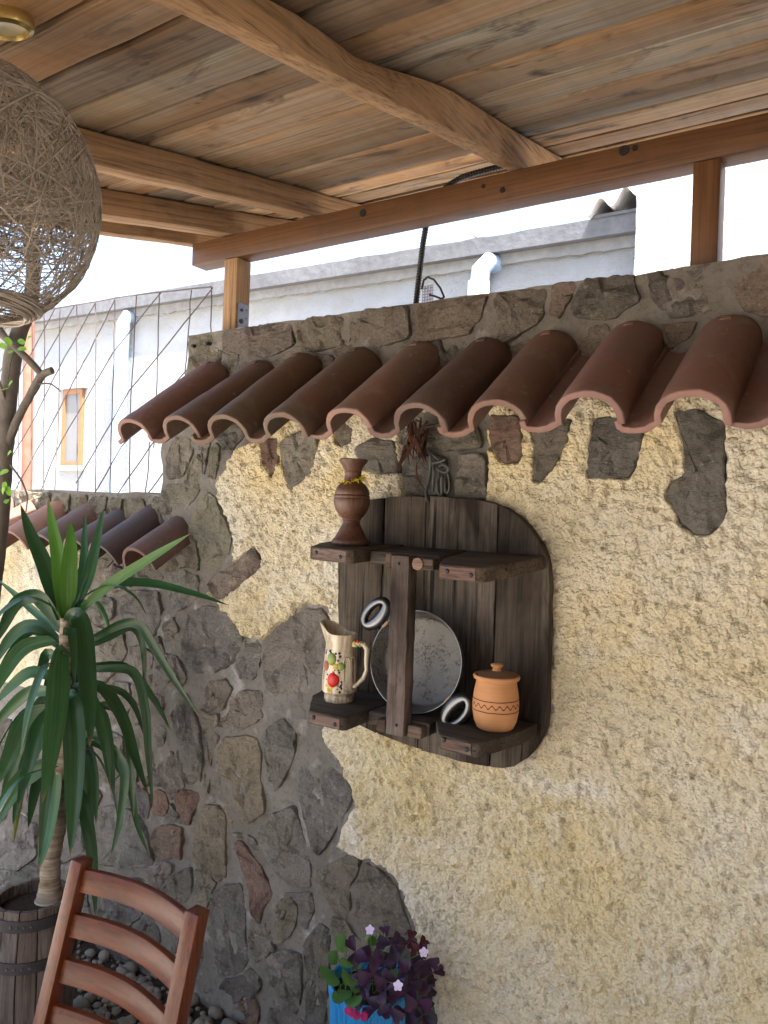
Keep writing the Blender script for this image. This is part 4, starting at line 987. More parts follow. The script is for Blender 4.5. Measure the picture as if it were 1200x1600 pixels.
def fruit(u, z, r, key, sq=.5, hgt=1.0):
    """u: metres right of the jug's middle on the face turned to the terrace"""
    rad = .0475 - (z - .03) * .05; ang = math.asin(max(-.95, min(.95, u / rad))); d = camd * math.cos(ang) + side * math.sin(ang)
    p = jc + d * rad * .97 + Vector((0, 0, z)); mb = MB(); tg = Vector((-d.y, d.x, 0)); rings = []
    for i in range(1, 7):
        ph = math.pi / 2 * i / 6; rings.append([p + tg * (r * math.sin(ph) * math.cos(q * .5236)) + Vector((0, 0, r * hgt * math.sin(ph) * math.sin(q * .5236))) + d * (r * sq * math.cos(ph) * 2) for q in range(12)])
    mb.loft([[tuple(v) for v in r_] for r_ in rings]); obj('fruit', smooth(mb.mesh('f'), 70), EN[key], jb)
S_ = -.016
for u, z, r, k, h_ in ((S_ + .002, .066, .0115, 'red', 1.15), (S_ + .002, .082, .004, 'red', 1.5), (S_ - .014, .098, .0075, 'rust', 1.6), (S_ + .007, .100, .007, 'yellow', 1.0), (S_ + .019, .101, .008, 'green', 1.0), (S_ - .003, .118, .010, 'green', 1.2), (S_ - .010, .132, .006, 'blue', 1), (S_ + .010, .126, .006, 'blue', 1.5), (S_ - .016, .078, .008, 'blue', 1), (S_ + .016, .046, .009, 'blue', 1.3), (S_ + .009, .086, .005, 'blue', 1), (S_ - .017, .066, .006, 'blue', 1),
                 (S_ - .012, .050, .0045, 'yellow', 1), (S_ - .004, .046, .0045, 'yellow', 1), (S_ + .003, .049, .0045, 'yellow', 1), (S_ - .008, .041, .0045, 'yellow', 1), (S_ - .016, .057, .0045, 'yellow', 1), (S_ - .002, .036, .004, 'yellow', 1), (S_ + .017, .057, .006, 'blue', 1)):
    u = S_ + (u - S_) * 1.25 - .004; z = .085 + (z - .085) * 1.08
    if k == 'blue':
        for q in range(5): fruit(u + .0062 * math.cos(q * 2.4), z + .0075 * math.sin(q * 2.4) * h_, .0044, k, sq=.45)
    else: fruit(u, z, r * (1.6 if k == 'red' else 1.5), k, sq=.3, hgt=h_)
for u0, u1 in ((.010, .027), (.031, .0415)):   # moulded frames on the next faces
    path = [(u0, .036), (u0, .118), ((u0 * .75 + u1 * .25), .127), ((u0 * .25 + u1 * .75), .127), (u1, .118), (u1, .036), ((u0 + u1) / 2, .033), (u0, .036)]; pts = []
    for k in range(len(path) - 1):
        for q in range(6):
            u = path[k][0] + (path[k + 1][0] - path[k][0]) * q / 6; z = path[k][1] + (path[k + 1][1] - path[k][1]) * q / 6; rad = .0500 - (z - .03) * .055; an_ = math.asin(min(.95, u / .0475))
            pts.append(jc + (camd * math.cos(an_) + side * math.sin(an_)) * rad + Vector((0, 0, z)))
    mb = MB(); mb.tube(pts, .0021, 6); obj('moulding', smooth(mb.mesh('m'), 80), M['glaze'], jb)
for q in range(9): fruit(.0185 + .003 * math.sin(q * 2.2), .045 + q * .0085, .0030, 'cream', .7, 1.0)
for q, (dx, dz, key, r) in enumerate(((.0, .172, 'yellow', .007), (.012, .176, 'red', .006), (.018, .168, 'green', .006), (.006, .166, 'green', .006))):
    p = jc + hd * (.046 + dx) + Vector((0, 0, dz - .006)) + camd * .004; mb = MB(); mb.lathe([(0, -r), (r * .7, -r * .7), (r, 0), (r * .7, r * .7), (0, r)], 10, p); obj('fruit', smooth(mb.mesh('f'), 80), EN[key], jb)

# ================================================================== two-handled pan
PR = .134; pc = Vector((-1.032, 1.764, LZ + .002 + PR)); tilt = R_(9)
pan = thing('aluminium_pan', 'scratched shallow aluminium pan with two loop handles leaning behind the upright', 'pan', (pc.x, 1.80, LZ))
pm = Matrix.Translation(pc) @ Matrix.Rotation(R_(4), 4, 'Z') @ Matrix.Rotation(R_(90) - tilt, 4, 'X')   # local +Z looks out of the wall
t = NT('worn_aluminium', .42, .5); t.b.inputs['Metallic'].default_value = .6; co = t.coords(rnd=False)
sep = t.n('ShaderNodeVectorMath', operation='LENGTH'); mp_ = t.n('ShaderNodeMapping'); mp_.inputs['Scale'].default_value = (1, 1, 0); t.link(co, mp_.inputs[0]); t.link(mp_.outputs[0], sep.inputs[0])
off = t.n('ShaderNodeMapping'); off.inputs['Location'].default_value = (-.025, -.0, 0); t.link(co, off.inputs[0])
spk = t.noise(co, 150, 4, .75); blot = t.noise(off.outputs[0], 16, 5, .7, .5); gr_ = t.noise(co, 30, 5, .6)
base = t.mix(gr_, (.085, .08, .072), (.19, .18, .165))
pit = t.math('MULTIPLY', t.ramp(blot, [(.46, 0), (.56, 1)]), t.ramp(spk, [(.48, 0), (.56, 1)]))
base = t.mix(pit, base, (.05, .045, .04))
t.out(base, t.bump(spk, .0008, .6), t.math('ADD', t.math('MULTIPLY', gr_, .3), .42)); M['alu'] = t.m
Dp = .052
mb = MB(); mb.lathe([(0, -Dp), (.112, -Dp), (.120, -Dp + .006), (PR - .004, -.002), (PR, .0005), (PR + .001, -.0015), (PR - .0015, -.004), (.122, -Dp + .002), (.114, -Dp - .003), (0, -Dp - .003)], 72)
# lathe goes bottom -> rim -> outside; rotate into place
obj('bowl', smooth(mb.mesh('pan'), 50), M['alu'], pan, pm)
mb = MB(); mb.tube([(math.cos(a) * PR, math.sin(a) * PR, -.0005) for a in np.linspace(0, 2 * math.pi, 97)], .0016, 6, cap=False); obj('rim', smooth(mb.mesh('rim')), M['chrome'], pan, pm)
for ang in (R_(139), R_(-39)):
    hm = pm @ Matrix.Rotation(ang, 4, 'Z')
    def loop(rx, ry, cx, zc, tb, mat, nm, par=None):
        P_ = []
        for k in range(49):
            a = 2 * math.pi * k / 48; x = cx + rx * (math.cos(a) if math.cos(a) > 0 else .62 * math.cos(a)); y = ry * math.sin(a) * (1 + .12 * math.cos(a))
            P_.append((x, y, zc))
        m_ = len(P_) - 1; rings = []
        for k in range(m_):
            p = Vector(P_[k]); d = (Vector(P_[(k + 1) % m_]) - Vector(P_[k - 1])).normalized(); nn = Vector((d.y, -d.x, 0)); wv = tb[0] * (1 + .55 * max(0, -math.cos(2 * math.pi * k / 48)))
            rings.append([tuple(p + nn * (wv * math.cos(q * math.pi / 5)) + Vector((0, 0, tb[1] * math.sin(q * math.pi / 5)))) for q in range(10)])
        mb = MB(); mb.loft(rings, closed=True); return obj(nm, smooth(mb.mesh(nm), 70), mat, par or pan, hm)
    h = loop(.0275, .043, PR + .037, .004, (.0115, .011), M['black'], 'handle')
    loop(.0265, .041, PR + .0365, .0125, (.0072, .0042), M['chrome'], 'handle_facing', h)
    mb = MB(); mb.box((PR - .004, -.011, -.014), (PR + .022, .011, .002)); me = mb.mesh('b'); bevel(me, .002, 2, 50); obj('bracket', me, M['potedge'], h, hm, (1.9, 2.2, 2.6))
for s_ in (-.35, .0): 
    a = R_(139) + s_ * .25; mb = MB(); mb.lathe([(0, .002), (.0035, .001), (.004, -.002), (0, -.003)], 10, (0, 0, 0)); q = pm @ Matrix.Rotation(a, 4, 'Z') @ Matrix.Translation((PR - .007, 0, -.012)) @ Matrix.Rotation(R_(-90), 4, 'Y'); obj('rivet', mb, M['bolt'], pan, q)

# ================================================================== terracotta jar
ac = Vector((-.797, 1.770, LZ + .0005)); jar = thing('terracotta_jar', 'orange terracotta jar with brown wavy band and knobbed lid on the shelf', 'jar', ac)
t = NT('terracotta_with_painted_band', .75, .25); co = t.coords(rnd=False); sp_ = t.n('ShaderNodeSeparateXYZ'); t.link(co, sp_.inputs[0])
an = t.math('ARCTAN2', sp_.outputs[1], sp_.outputs[0]); a1 = t.noise(co, 22, 4, .6); a2 = t.noise(t.coords((2, 2, 90), rnd=False), 3, 3, .6)
base = t.mix(a1, (.42, .19, .075), (.50, .25, .11)); base = t.mix(t.ramp(a2, [(.4, 0), (.8, .3)]), base, (.34, .14, .055))
def line(zc, w, wav=None):
    z = t.math('SUBTRACT', sp_.outputs[2], zc)
    if wav: z = t.math('SUBTRACT', z, t.math('MULTIPLY', t.math('SINE', t.math('MULTIPLY', an, wav[0])), wav[1]))
    z = t.math('ADD', z, t.math('MULTIPLY', t.math('SUBTRACT', a1, .5), .004))
    return t.math('LESS_THAN', t.math('ABSOLUTE', z), w)
l = t.math('MAXIMUM', t.math('MAXIMUM', line(.0765, .0014), line(.0495, .0014)), line(.063, .0019, (19, .0042)))
t.out(t.mix(l, base, (.12, .032, .022)), t.bump(a2, .0012, .4)); M['jar'] = t.m
mb = MB(); mb.lathe([(0, 0), (.041, 0), (.046, .004), (.053, .02), (.0575, .045), (.058, .065), (.0555, .09), (.0515, .11), (.050, .118), (.0515, .121), (.0565, .124), (.0585, .129), (.057, .1335), (.0525, .134), (.050, .130), (.048, .11), (0, .1)], 56)
mj = Matrix.Translation(ac) @ Matrix.Rotation(.6, 4, 'Z')
obj('body', smooth(mb.mesh('jar'), 50), M['jar'], jar, mj)
mb = MB(); mb.lathe([(0, .126), (.0495, .1265), (.0505, .130), (.049, .1345), (.036, .1395), (.018, .1425), (.012, .1435), (.010, .147), (.0105, .151), (.0145, .1545), (.0155, .1575), (.0135, .160), (0, .1615)], 48)
lid = obj('lid', smooth(mb.mesh('lid'), 50), M['potedge'], jar, mj, (1.0, .95, .85))
mb = MB(); mb.lathe([(0, .1438), (.0122, .1438), (.0102, .147), (.0107, .151), (.0148, .1545), (.0158, .1575), (.0138, .1603), (0, .1618)], 32); obj('knob', smooth(mb.mesh('k'), 50), M['jar'], lid, mj)

# ================================================================== wire bundle and dried leaves on the wall
hk = onY(672, 712, 1.925); wr = thing('wire_bundle', 'bundle of grey wire loops hanging from a nail above the shelf', 'wire', hk)
def wirepath(pts, r, Y=1.905):
    v = [onY(x, y, Y + dy) for x, y, dy in pts]; f_ = []
    for i in range(len(v) - 1):
        p0 = v[max(i - 1, 0)]; p1 = v[i]; p2 = v[i + 1]; p3 = v[min(i + 2, len(v) - 1)]
        for k in range(6):
            q = k / 6; f_.append(.5 * ((2 * p1) + (p2 - p0) * q + (2 * p0 - 5 * p1 + 4 * p2 - p3) * q * q + (3 * p1 - p0 - 3 * p2 + p3) * q ** 3))
    f_.append(v[-1]); mb = MB(); mb.tube(f_, r, 7); return smooth(mb.mesh('w'))
for pts, r in (([(664, 706, .02), (670, 704, 0), (673, 720, 0), (671, 745, 0), (666, 768, -.01), (668, 783, -.02)], .0052),
               ([(672, 706, 0), (682, 716, -.01), (694, 728, 0), (700, 742, 0), (702, 762, .0), (698, 772, 0)], .003),
               ([(676, 722, 0), (678, 740, -.01), (676, 766, 0), (680, 770, 0), (684, 750, 0), (685, 735, 0)], .0042),
               ([(684, 732, 0), (692, 726, -.01), (700, 731, -.012), (698, 738, -.01), (688, 736, -.01), (680, 728, 0)], .0035),
               ([(682, 742, 0), (684, 768, -.005), (690, 772, 0), (690, 748, -.008), (693, 746, 0), (696, 770, 0)], .0042),
               ([(676, 724, -.01), (686, 722, -.015), (696, 718, -.02)], .0032), ([(658, 715, .01), (664, 705, .0), (671, 703, 0), (676, 712, 0)], .0045)):
    obj('wire_loop', wirepath(pts, r), M['wire'], wr)
mb = MB(); mb.tube([hk + Vector((0, -.03, 0)), hk + Vector((0, .04, 0))], .003, 8); obj('nail', mb, M['bolt'], wr)
dl_ = thing('dried_leaf_bundle', 'dry reddish brown leaf bundle tucked under the ledge tiles', 'dried leaves', onY(645, 680, 1.9)); rg = random.Random(8)
for i in range(46):
    a = onY(rg.uniform(632, 672), rg.uniform(652, 690), 1.90 - rg.uniform(0, .05)); b = onY(rg.uniform(624, 668), rg.uniform(690, 728), 1.9 - rg.uniform(0, .03))
    if i == 0: a = onY(648, 690, 1.89); b = onY(622, 741, 1.90)
    if i == 1: a = onY(652, 722, 1.90); b = onY(664, 765, 1.885)
    if i > 26: b = a + Vector((rg.uniform(-.03, .03), rg.uniform(-.02, .01), rg.uniform(-.02, .03)))
    d = b - a; w = d.cross(Vector((0, 1, .3))).normalized() * (rg.uniform(.003, .007) if i < 27 else .0012); mb = MB(); vs = []; cu = Vector((rg.uniform(-.012, .012), -rg.uniform(0, .014), 0))
    for k in range(7):
        q = k / 6; p = a + d * q + cu * math.sin(q * math.pi); ww = w * math.sin(math.pi * min(.97, .1 + q * .9)); vs += [p - ww, p + Vector((0, -.002, 0)), p + ww]
    mb.add(vs, [f for k in range(6) for f in ((k * 3, k * 3 + 1, k * 3 + 4, k * 3 + 3), (k * 3 + 1, k * 3 + 2, k * 3 + 5, k * 3 + 4))])
    obj('dried_leaf', smooth(mb.mesh('l', recalc=False)), M['dried'], dl_, color=[(1, 1, 1), (1.6, 1.3, 1.0), (.6, .6, .6)][i % 3])

# ================================================================== barrel planter
bc = dep(52, 1398, 2.45); bc.z = 0
bar = thing('barrel_planter', 'small old wooden barrel with iron hoops used as a planter by the wall', 'planter', bc)
def br(z): return .116 + .020 * math.sin(math.pi * min(1, z / .49)) 
NS = 14; BH = .492
for k in range(NS):
    a0 = 2 * math.pi * k / NS + .012; a1 = 2 * math.pi * (k + 1) / NS - .012; mb = MB(); rings = []; hz_ = BH + random.uniform(-.004, .003)
    for i in range(9):
        z = hz_ * i / 8; r = br(z); ring = []
        for rr, aa in ((r, np.linspace(a0, a1, 4)), (r - .016, np.linspace(a1, a0, 4))):
            ring += [(bc.x + rr * math.cos(q), bc.y + rr * math.sin(q), z) for q in aa]
        rings.append(ring)
    mb.loft(rings); me = mb.mesh('stave'); bevel(me, .002, 1, 60); rt_ = Matrix.Rotation(R_(90), 4, 'Y'); me.transform(rt_.inverted()); v = random.uniform(.75, 1.2)
    obj('stave', smooth(me, 40), M['stave'], bar, rt_, (v, v, v))
for z0, z1 in ((.435, .468), (.315, .348), (.06, .10)):
    mb = MB(); n = 48; rings = []
    for z, e in ((z0, .0005), (z0, .004), (z1, .004), (z1, .0005)):
        rings.append([(bc.x + (br(z) + e) * math.cos(2 * math.pi * k / n), bc.y + (br(z) + e) * math.sin(2 * math.pi * k / n), z) for k in range(n)])
    mb.loft(rings, cap=False); h = obj('hoop', smooth(mb.mesh('hoop'), 40), M['hoop'], bar)
    for q in range(4):
        a = R_(-62) + q * .16; z = (z0 + z1) / 2; r = br(z) + .003; d = Vector((math.cos(a), math.sin(a), 0)); p = Vector((bc.x, bc.y, z)); mb = MB(); mb.tube([p + d * r, p + d * (r + .003), p + d * (r + .004)], [.005, .004, .001], 8); obj('rivet', mb, M['hoop'], h, color=(2, 2, 2))
mb = MB(); n = 40; rings = [[(bc.x + r * math.cos(2 * math.pi * k / n), bc.y + r * math.sin(2 * math.pi * k / n), .452 + .012 * mnoise.noise(Vector((k * .7, r * 40, 0)))) for k in range(n)] for r in (.104, .08, .05, .02)]
mb.loft(rings); obj('soil', smooth(mb.mesh('soil')), M['soil'], bar)
mb = MB(); a = bc + Vector((-.055, .085, 0)); mb.box((a.x - .012, a.y - .005, .44), (a.x + .012, a.y + .005, .53)); obj('handle_lug', mb, M['hoop'], bar)

# ================================================================== yucca
yc = dep(77, 1392, 2.45); yu = thing('yucca_plant', 'yucca plant with long drooping green leaves growing from the barrel', 'plant', (yc.x, yc.y, .452))
def crom(v, per=6):
    f_ = []
    for i in range(len(v) - 1):
        p0 = v[max(i - 1, 0)]; p1 = v[i]; p2 = v[i + 1]; p3 = v[min(i + 2, len(v) - 1)]
        for k in range(per):
            q = k / per; f_.append(.5 * ((2 * p1) + (p2 - p0) * q + (2 * p0 - 5 * p1 + 4 * p2 - p3) * q * q + (3 * p1 - p0 - 3 * p2 + p3) * q ** 3))
    f_.append(v[-1]); return f_
tp = [dep(78, 1405, 2.45), dep(80, 1340, 2.45), dep(92, 1280, 2.445), dep(98, 1200, 2.445), dep(101, 1110, 2.45), dep(101, 1020, 2.45), dep(103, 965, 2.45)]
tc = crom(tp, 14); mb = MB(); mb.tube(tc, [(.036 - .020 * (i / len(tc)) ** .6) * (1 + .07 * ((i * 7919 % 13) / 13 - .5) + (.05 if i % 3 == 0 else 0)) + .010 * max(0, 1 - i / 6) for i in range(len(tc))], 16)
t = NT('yucca_trunk', .9, .2); co = t.coords((6, 6, 60), rnd=False); q1 = t.noise(co, 1.0, 5, .65, .6); q2 = t.noise(t.coords(rnd=False), 30, 4, .6)
t.out(t.mix(t.ramp(q1, [(.35, 0), (.65, 1)]), (.10, .068, .04), (.30, .245, .185)), t.bump(t.mix(.4, q1, q2), .008, 1.0)); M['ytrunk'] = t.m
obj('trunk', smooth(mb.mesh('trunk'), 60), M['ytrunk'], yu)
def leaf(name, pts, width, parent, mat, color=(1, 1, 1), roll=0.0, fold=.16, base_w=.45, tgt=CAM):
    v = crom([Vector(p) for p in pts], 5); n = len(v); mb = MB(); vs = []; L = 0; acc = [0]
    for i in range(1, n): L += (v[i] - v[i - 1]).length; acc.append(L)
    for i in range(n):
        t_ = acc[i] / L; d = (v[min(i + 1, n - 1)] - v[max(i - 1, 0)]).normalized(); vd = (Vector(tgt) - v[i]).normalized(); s_ = d.cross(vd)
        if s_.length < .05: s_ = d.cross(Vector((0, 0, 1)))
        s_.normalize(); s_ = Matrix.Rotation(roll, 3, d) @ s_; nn = s_.cross(d).normalized()
        w = width * .5 * (base_w + (1 - base_w) * min(1, t_ * 3.2)) * max(.0, 1 - t_ ** 3.2) ** .9 + .0004
        vs += [v[i] - s_ * w + nn * w * fold, v[i] - s_ * w * .5 + nn * w * fold * .35, v[i] - nn * w * fold * .6, v[i] + s_ * w * .5 + nn * w * fold * .35, v[i] + s_ * w + nn * w * fold]
    fs = []; uvs = []
    for i in range(n - 1):
        for k in range(4): fs.append((i * 5 + k, i * 5 + k + 1, (i + 1) * 5 + k + 1, (i + 1) * 5 + k)); uvs += [(k / 4, acc[i]), ((k + 1) / 4, acc[i]), ((k + 1) / 4, acc[i + 1]), (k / 4, acc[i + 1])]
    mb.add(vs, fs); me = mb.mesh(name, recalc=False); ul_ = me.uv_layers.new(name='UVMap')
    for i, uv in enumerate(uvs): ul_.data[i].uv = (uv[0], uv[1] / L)
    return obj(name, smooth(me, 80), mat, parent, color=color)
D0 = 2.45
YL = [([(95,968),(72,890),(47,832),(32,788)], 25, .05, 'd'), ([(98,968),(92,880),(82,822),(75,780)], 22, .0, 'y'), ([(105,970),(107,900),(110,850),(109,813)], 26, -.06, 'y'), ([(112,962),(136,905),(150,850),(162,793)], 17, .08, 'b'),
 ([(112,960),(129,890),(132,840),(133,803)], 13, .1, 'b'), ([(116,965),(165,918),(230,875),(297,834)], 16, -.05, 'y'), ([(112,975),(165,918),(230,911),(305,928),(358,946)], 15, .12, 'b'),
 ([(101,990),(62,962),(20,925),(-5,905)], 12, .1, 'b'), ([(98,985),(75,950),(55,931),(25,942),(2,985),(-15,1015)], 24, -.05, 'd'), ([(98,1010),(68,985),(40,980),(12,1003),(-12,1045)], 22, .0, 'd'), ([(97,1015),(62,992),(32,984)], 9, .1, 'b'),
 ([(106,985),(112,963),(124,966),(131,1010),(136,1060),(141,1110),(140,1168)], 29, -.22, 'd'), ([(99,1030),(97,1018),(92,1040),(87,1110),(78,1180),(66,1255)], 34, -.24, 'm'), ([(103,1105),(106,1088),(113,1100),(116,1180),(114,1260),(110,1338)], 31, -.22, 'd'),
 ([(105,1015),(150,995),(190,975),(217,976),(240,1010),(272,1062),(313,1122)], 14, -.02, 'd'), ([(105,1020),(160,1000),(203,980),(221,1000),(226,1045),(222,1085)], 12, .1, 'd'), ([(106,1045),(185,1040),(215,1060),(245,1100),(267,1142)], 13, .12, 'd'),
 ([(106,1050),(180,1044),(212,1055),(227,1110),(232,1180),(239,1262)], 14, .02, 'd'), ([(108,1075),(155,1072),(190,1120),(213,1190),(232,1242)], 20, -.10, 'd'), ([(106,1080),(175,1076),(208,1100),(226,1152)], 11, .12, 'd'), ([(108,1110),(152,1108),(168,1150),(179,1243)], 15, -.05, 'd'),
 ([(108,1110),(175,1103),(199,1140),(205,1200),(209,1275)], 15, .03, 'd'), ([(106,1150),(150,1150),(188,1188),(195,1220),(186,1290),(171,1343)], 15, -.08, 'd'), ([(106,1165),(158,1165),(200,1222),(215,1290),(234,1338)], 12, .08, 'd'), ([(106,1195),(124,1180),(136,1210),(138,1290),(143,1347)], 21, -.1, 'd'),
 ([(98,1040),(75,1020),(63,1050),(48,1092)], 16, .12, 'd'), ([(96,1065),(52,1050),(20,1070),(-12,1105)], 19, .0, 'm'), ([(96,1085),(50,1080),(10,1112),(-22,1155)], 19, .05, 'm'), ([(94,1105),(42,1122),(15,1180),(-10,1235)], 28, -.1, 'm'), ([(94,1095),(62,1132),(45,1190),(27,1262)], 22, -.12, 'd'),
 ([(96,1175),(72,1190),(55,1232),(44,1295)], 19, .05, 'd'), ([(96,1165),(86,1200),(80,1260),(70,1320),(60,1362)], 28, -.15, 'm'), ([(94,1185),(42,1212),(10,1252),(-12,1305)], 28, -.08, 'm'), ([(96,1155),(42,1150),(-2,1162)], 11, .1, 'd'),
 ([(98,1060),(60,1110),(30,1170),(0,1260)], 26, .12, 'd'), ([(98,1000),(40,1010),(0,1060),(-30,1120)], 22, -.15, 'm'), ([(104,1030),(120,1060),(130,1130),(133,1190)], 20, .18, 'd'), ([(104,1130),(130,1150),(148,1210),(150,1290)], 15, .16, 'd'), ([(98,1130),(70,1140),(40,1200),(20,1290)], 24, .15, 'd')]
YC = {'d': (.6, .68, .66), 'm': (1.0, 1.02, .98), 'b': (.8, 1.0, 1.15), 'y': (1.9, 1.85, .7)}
rg = random.Random(21)
for pts, w, dz, key in YL:
    m = len(pts); P = []
    for i, (x, y) in enumerate(pts): q = i / (m - 1); P.append(dep(x, y, D0 + dz * (q ** 1.1) + .02 * math.sin(q * 3)))
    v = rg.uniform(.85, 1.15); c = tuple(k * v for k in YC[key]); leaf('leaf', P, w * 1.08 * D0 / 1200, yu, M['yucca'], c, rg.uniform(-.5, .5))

for i in range(17):
    q = (i + .5) / 17; b0 = tc[int(len(tc) * (.42 + .56 * q))]; az = i * 2.399 + rg.uniform(-.3, .3); d = Vector((math.cos(az), math.sin(az), 0)); L = rg.uniform(.30, .46) * (1.0 - .15 * q)
    if d.y > .5 and q < .7: L *= .7
    lift = (-.10 + .5 * q ** 2.5) * L; dr = .95 * L * (1 - .75 * q ** 2)
    P = [b0, b0 + d * .13 * L + Vector((0, 0, lift * .35 + .03)), b0 + d * .38 * L + Vector((0, 0, lift * .8 + .02)), b0 + d * .60 * L + Vector((0, 0, lift - dr * .38)), b0 + d * .72 * L + Vector((0, 0, lift - dr))]
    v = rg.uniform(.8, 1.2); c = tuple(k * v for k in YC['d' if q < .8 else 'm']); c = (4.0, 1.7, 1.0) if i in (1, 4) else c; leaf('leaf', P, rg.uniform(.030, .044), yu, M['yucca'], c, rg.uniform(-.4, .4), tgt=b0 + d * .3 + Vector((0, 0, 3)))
# ================================================================== slatted chair
ch = thing('slatted_chair', 'reddish varnished wooden chair with curved ladder slats beside the barrel', 'chair', (-1.4, 1.0, 0))
TZ, TY_, LEAN = .885, 1.178, .25
def yz(z): return TY_ + (z - TZ) * LEAN if z > .44 else TY_ + (.44 - TZ) * LEAN
def cbox(name, rings, color=None, bev=.003):
    mb = MB(); mb.loft(rings); me = mb.mesh(name); bevel(me, bev, 2, 40); return me
XL, XRr, PW, PD = -1.620, -1.185, .040, .036
for x in (XL, XRr - PW):
    rings = []
    for z in (0, .2, .44, .6, .75, TZ):
        y = yz(z) + (.0 if z >= .44 else (.44 - z) * .12); rings.append([(x, y - PD / 2, z), (x + PW, y - PD / 2, z), (x + PW, y + PD / 2, z), (x, y + PD / 2, z)])
    me = cbox('leg', rings); rt_ = Matrix.Rotation(R_(90), 4, 'Y'); me.transform(rt_.inverted()); obj('back_post', smooth(me, 35), M['chair'], ch, rt_)
for zt in (.868, .772, .676, .58):
    mb = MB(); rings = []; n = 14
    for i in range(n + 1):
        u = i / n; x = XL + PW - .004 + u * (XRr - XL - 2 * PW + .008); b = .030 * math.sin(math.pi * u) + .004
        rings.append([(x, yz(zt - .05) - .010 + b, zt - .05), (x, yz(zt - .05) + .006 + b, zt - .05), (x, yz(zt) + .006 + b, zt), (x, yz(zt) - .010 + b, zt)])
    me = cbox('slat', rings, bev=.0025); obj('slat', smooth(me, 35), M['chair'], ch)
mb = MB(); mb.box((XL + .002, .62, .425), (XRr - .002, 1.05, .452)); me = mb.mesh('seat'); bevel(me, .008, 3, 40); obj('seat', me, M['chair'], ch)
for x in (XL, XRr - PW):
    mb = MB(); mb.box((x, .635, 0), (x + PW, .675, .425)); me = mb.mesh('leg'); bevel(me, .003, 2, 40); rt_ = Matrix.Rotation(R_(90), 4, 'Y'); me.transform(rt_.inverted()); obj('front_leg', me, M['chair'], ch, rt_)
    mb = MB(); mb.box((x + .01, .676, .2), (x + .03, 1.045, .235)); obj('stretcher', mb, M['chair'], ch)
for y in (.64, 1.035):
    mb = MB(); mb.box((XL + PW, y, .36), (XRr - PW, y + .02, .424)); obj('seat_rail', mb, M['chair'], ch)

# ================================================================== blue flower pot with plants
fc = Vector((-1.135, 1.765, 0)); pot = thing('blue_flower_pot', 'bright blue painted flower pot standing at the foot of the wall', 'flower pot', fc)
mb = MB(); mb.lathe([(0, 0), (.088, 0), (.092, .006), (.113, .44), (.116, .445), (.117, .468), (.113, .472), (.107, .47), (.103, .43), (0, .42)], 48, fc); me = smooth(mb.mesh('pot'), 40); rt_ = Matrix.Rotation(R_(90), 4, 'Y'); me.transform(rt_.inverted()); obj('body', me, M['bluewood'], pot, rt_)
mb = MB(); mb.lathe([(0, .425), (.1025, .425), (.1025, .44), (.06, .452), (0, .455)], 32, fc); obj('soil', smooth(mb.mesh('s')), M['soil'], pot)
ox = thing('purple_oxalis', 'purple three-leaved oxalis with small lilac flowers in the blue pot', 'plant', fc + Vector((.02, 0, .45)))
gp = thing('green_leaf_plant', 'light green round-leaved plant on the edge of the blue pot', 'plant', fc + Vector((-.06, -.04, .45)))
def stem(a, b, parent, r=.0013, color=None, mat='green'):
    a = Vector(a); b = Vector(b); m = (a + b) / 2 + Vector((0, 0, .02)); mb = MB(); mb.tube(crom([a, m, b], 4), r, 5); obj('stem', smooth(mb.mesh('stem')), M[mat], parent, color=color)
def blade(c, out, nrm, L, Wd, parent, mat, color, kind='round', cup=.2):
    """one leaf blade starting at c, pointing along out, facing nrm"""
    out = Vector(out).normalized(); s_ = out.cross(Vector(nrm)).normalized(); nn = s_.cross(out).normalized(); mb = MB(); vs = []; n = 8
    for i in range(n + 1):
        t_ = i / n
        if kind == 'round': w = Wd * .5 * math.sqrt(max(0, 1 - (2 * t_ - 1.0) ** 2)) ** .8
        else: w = Wd * .5 * (t_ ** .75) if t_ < .82 else Wd * .5 * (.86 + .5 * (t_ - .82)) * (1 - ((t_ - .82) / .18) ** 2 * .55)
        z = -cup * L * (t_ - .2) ** 2
        notch = 0 if kind == 'round' or t_ < .95 else -.10 * L
        for k in (-1, -.5, 0, .5, 1):
            vs.append(c + out * (L * t_ + (notch if k == 0 else 0)) + s_ * (w * k) + nn * (z + (.14 * w * abs(k) if kind == 'round' else .28 * w * abs(k)) + .0025 * mnoise.noise(Vector((t_ * 6, k * 3, c.x * 90)))))
    fs = [(i * 5 + k, i * 5 + k + 1, (i + 1) * 5 + k + 1, (i + 1) * 5 + k) for i in range(n) for k in range(4)]
    mb.add(vs, fs); me = mb.mesh('leaf', recalc=False); obj('leaf', smooth(me, 80), mat, parent, color=color)
rg = random.Random(33); toc = Vector((-fc.x, -fc.y, 1.2)).normalized()
purple = [(556,1487,2.02),(578,1502,1.98),(612,1476,2.02),(583,1524,1.95),(603,1546,1.93),(640,1472,2.06),(642,1508,2.02),(655,1530,2.02),(612,1574,1.92),(650,1566,1.96),(572,1560,1.93),(632,1552,1.94),(592,1488,2.08),(665,1500,2.10),(668,1540,2.08),(622,1500,2.0),(600,1512,2.0),(560,1520,2.0),(640,1535,1.96),(676,1520,2.14),(620,1530,1.97),(590,1575,1.93),(635,1582,1.94),(655,1478,2.12),(565,1540,1.96),(605,1465,2.1),(660,1585,1.98)]
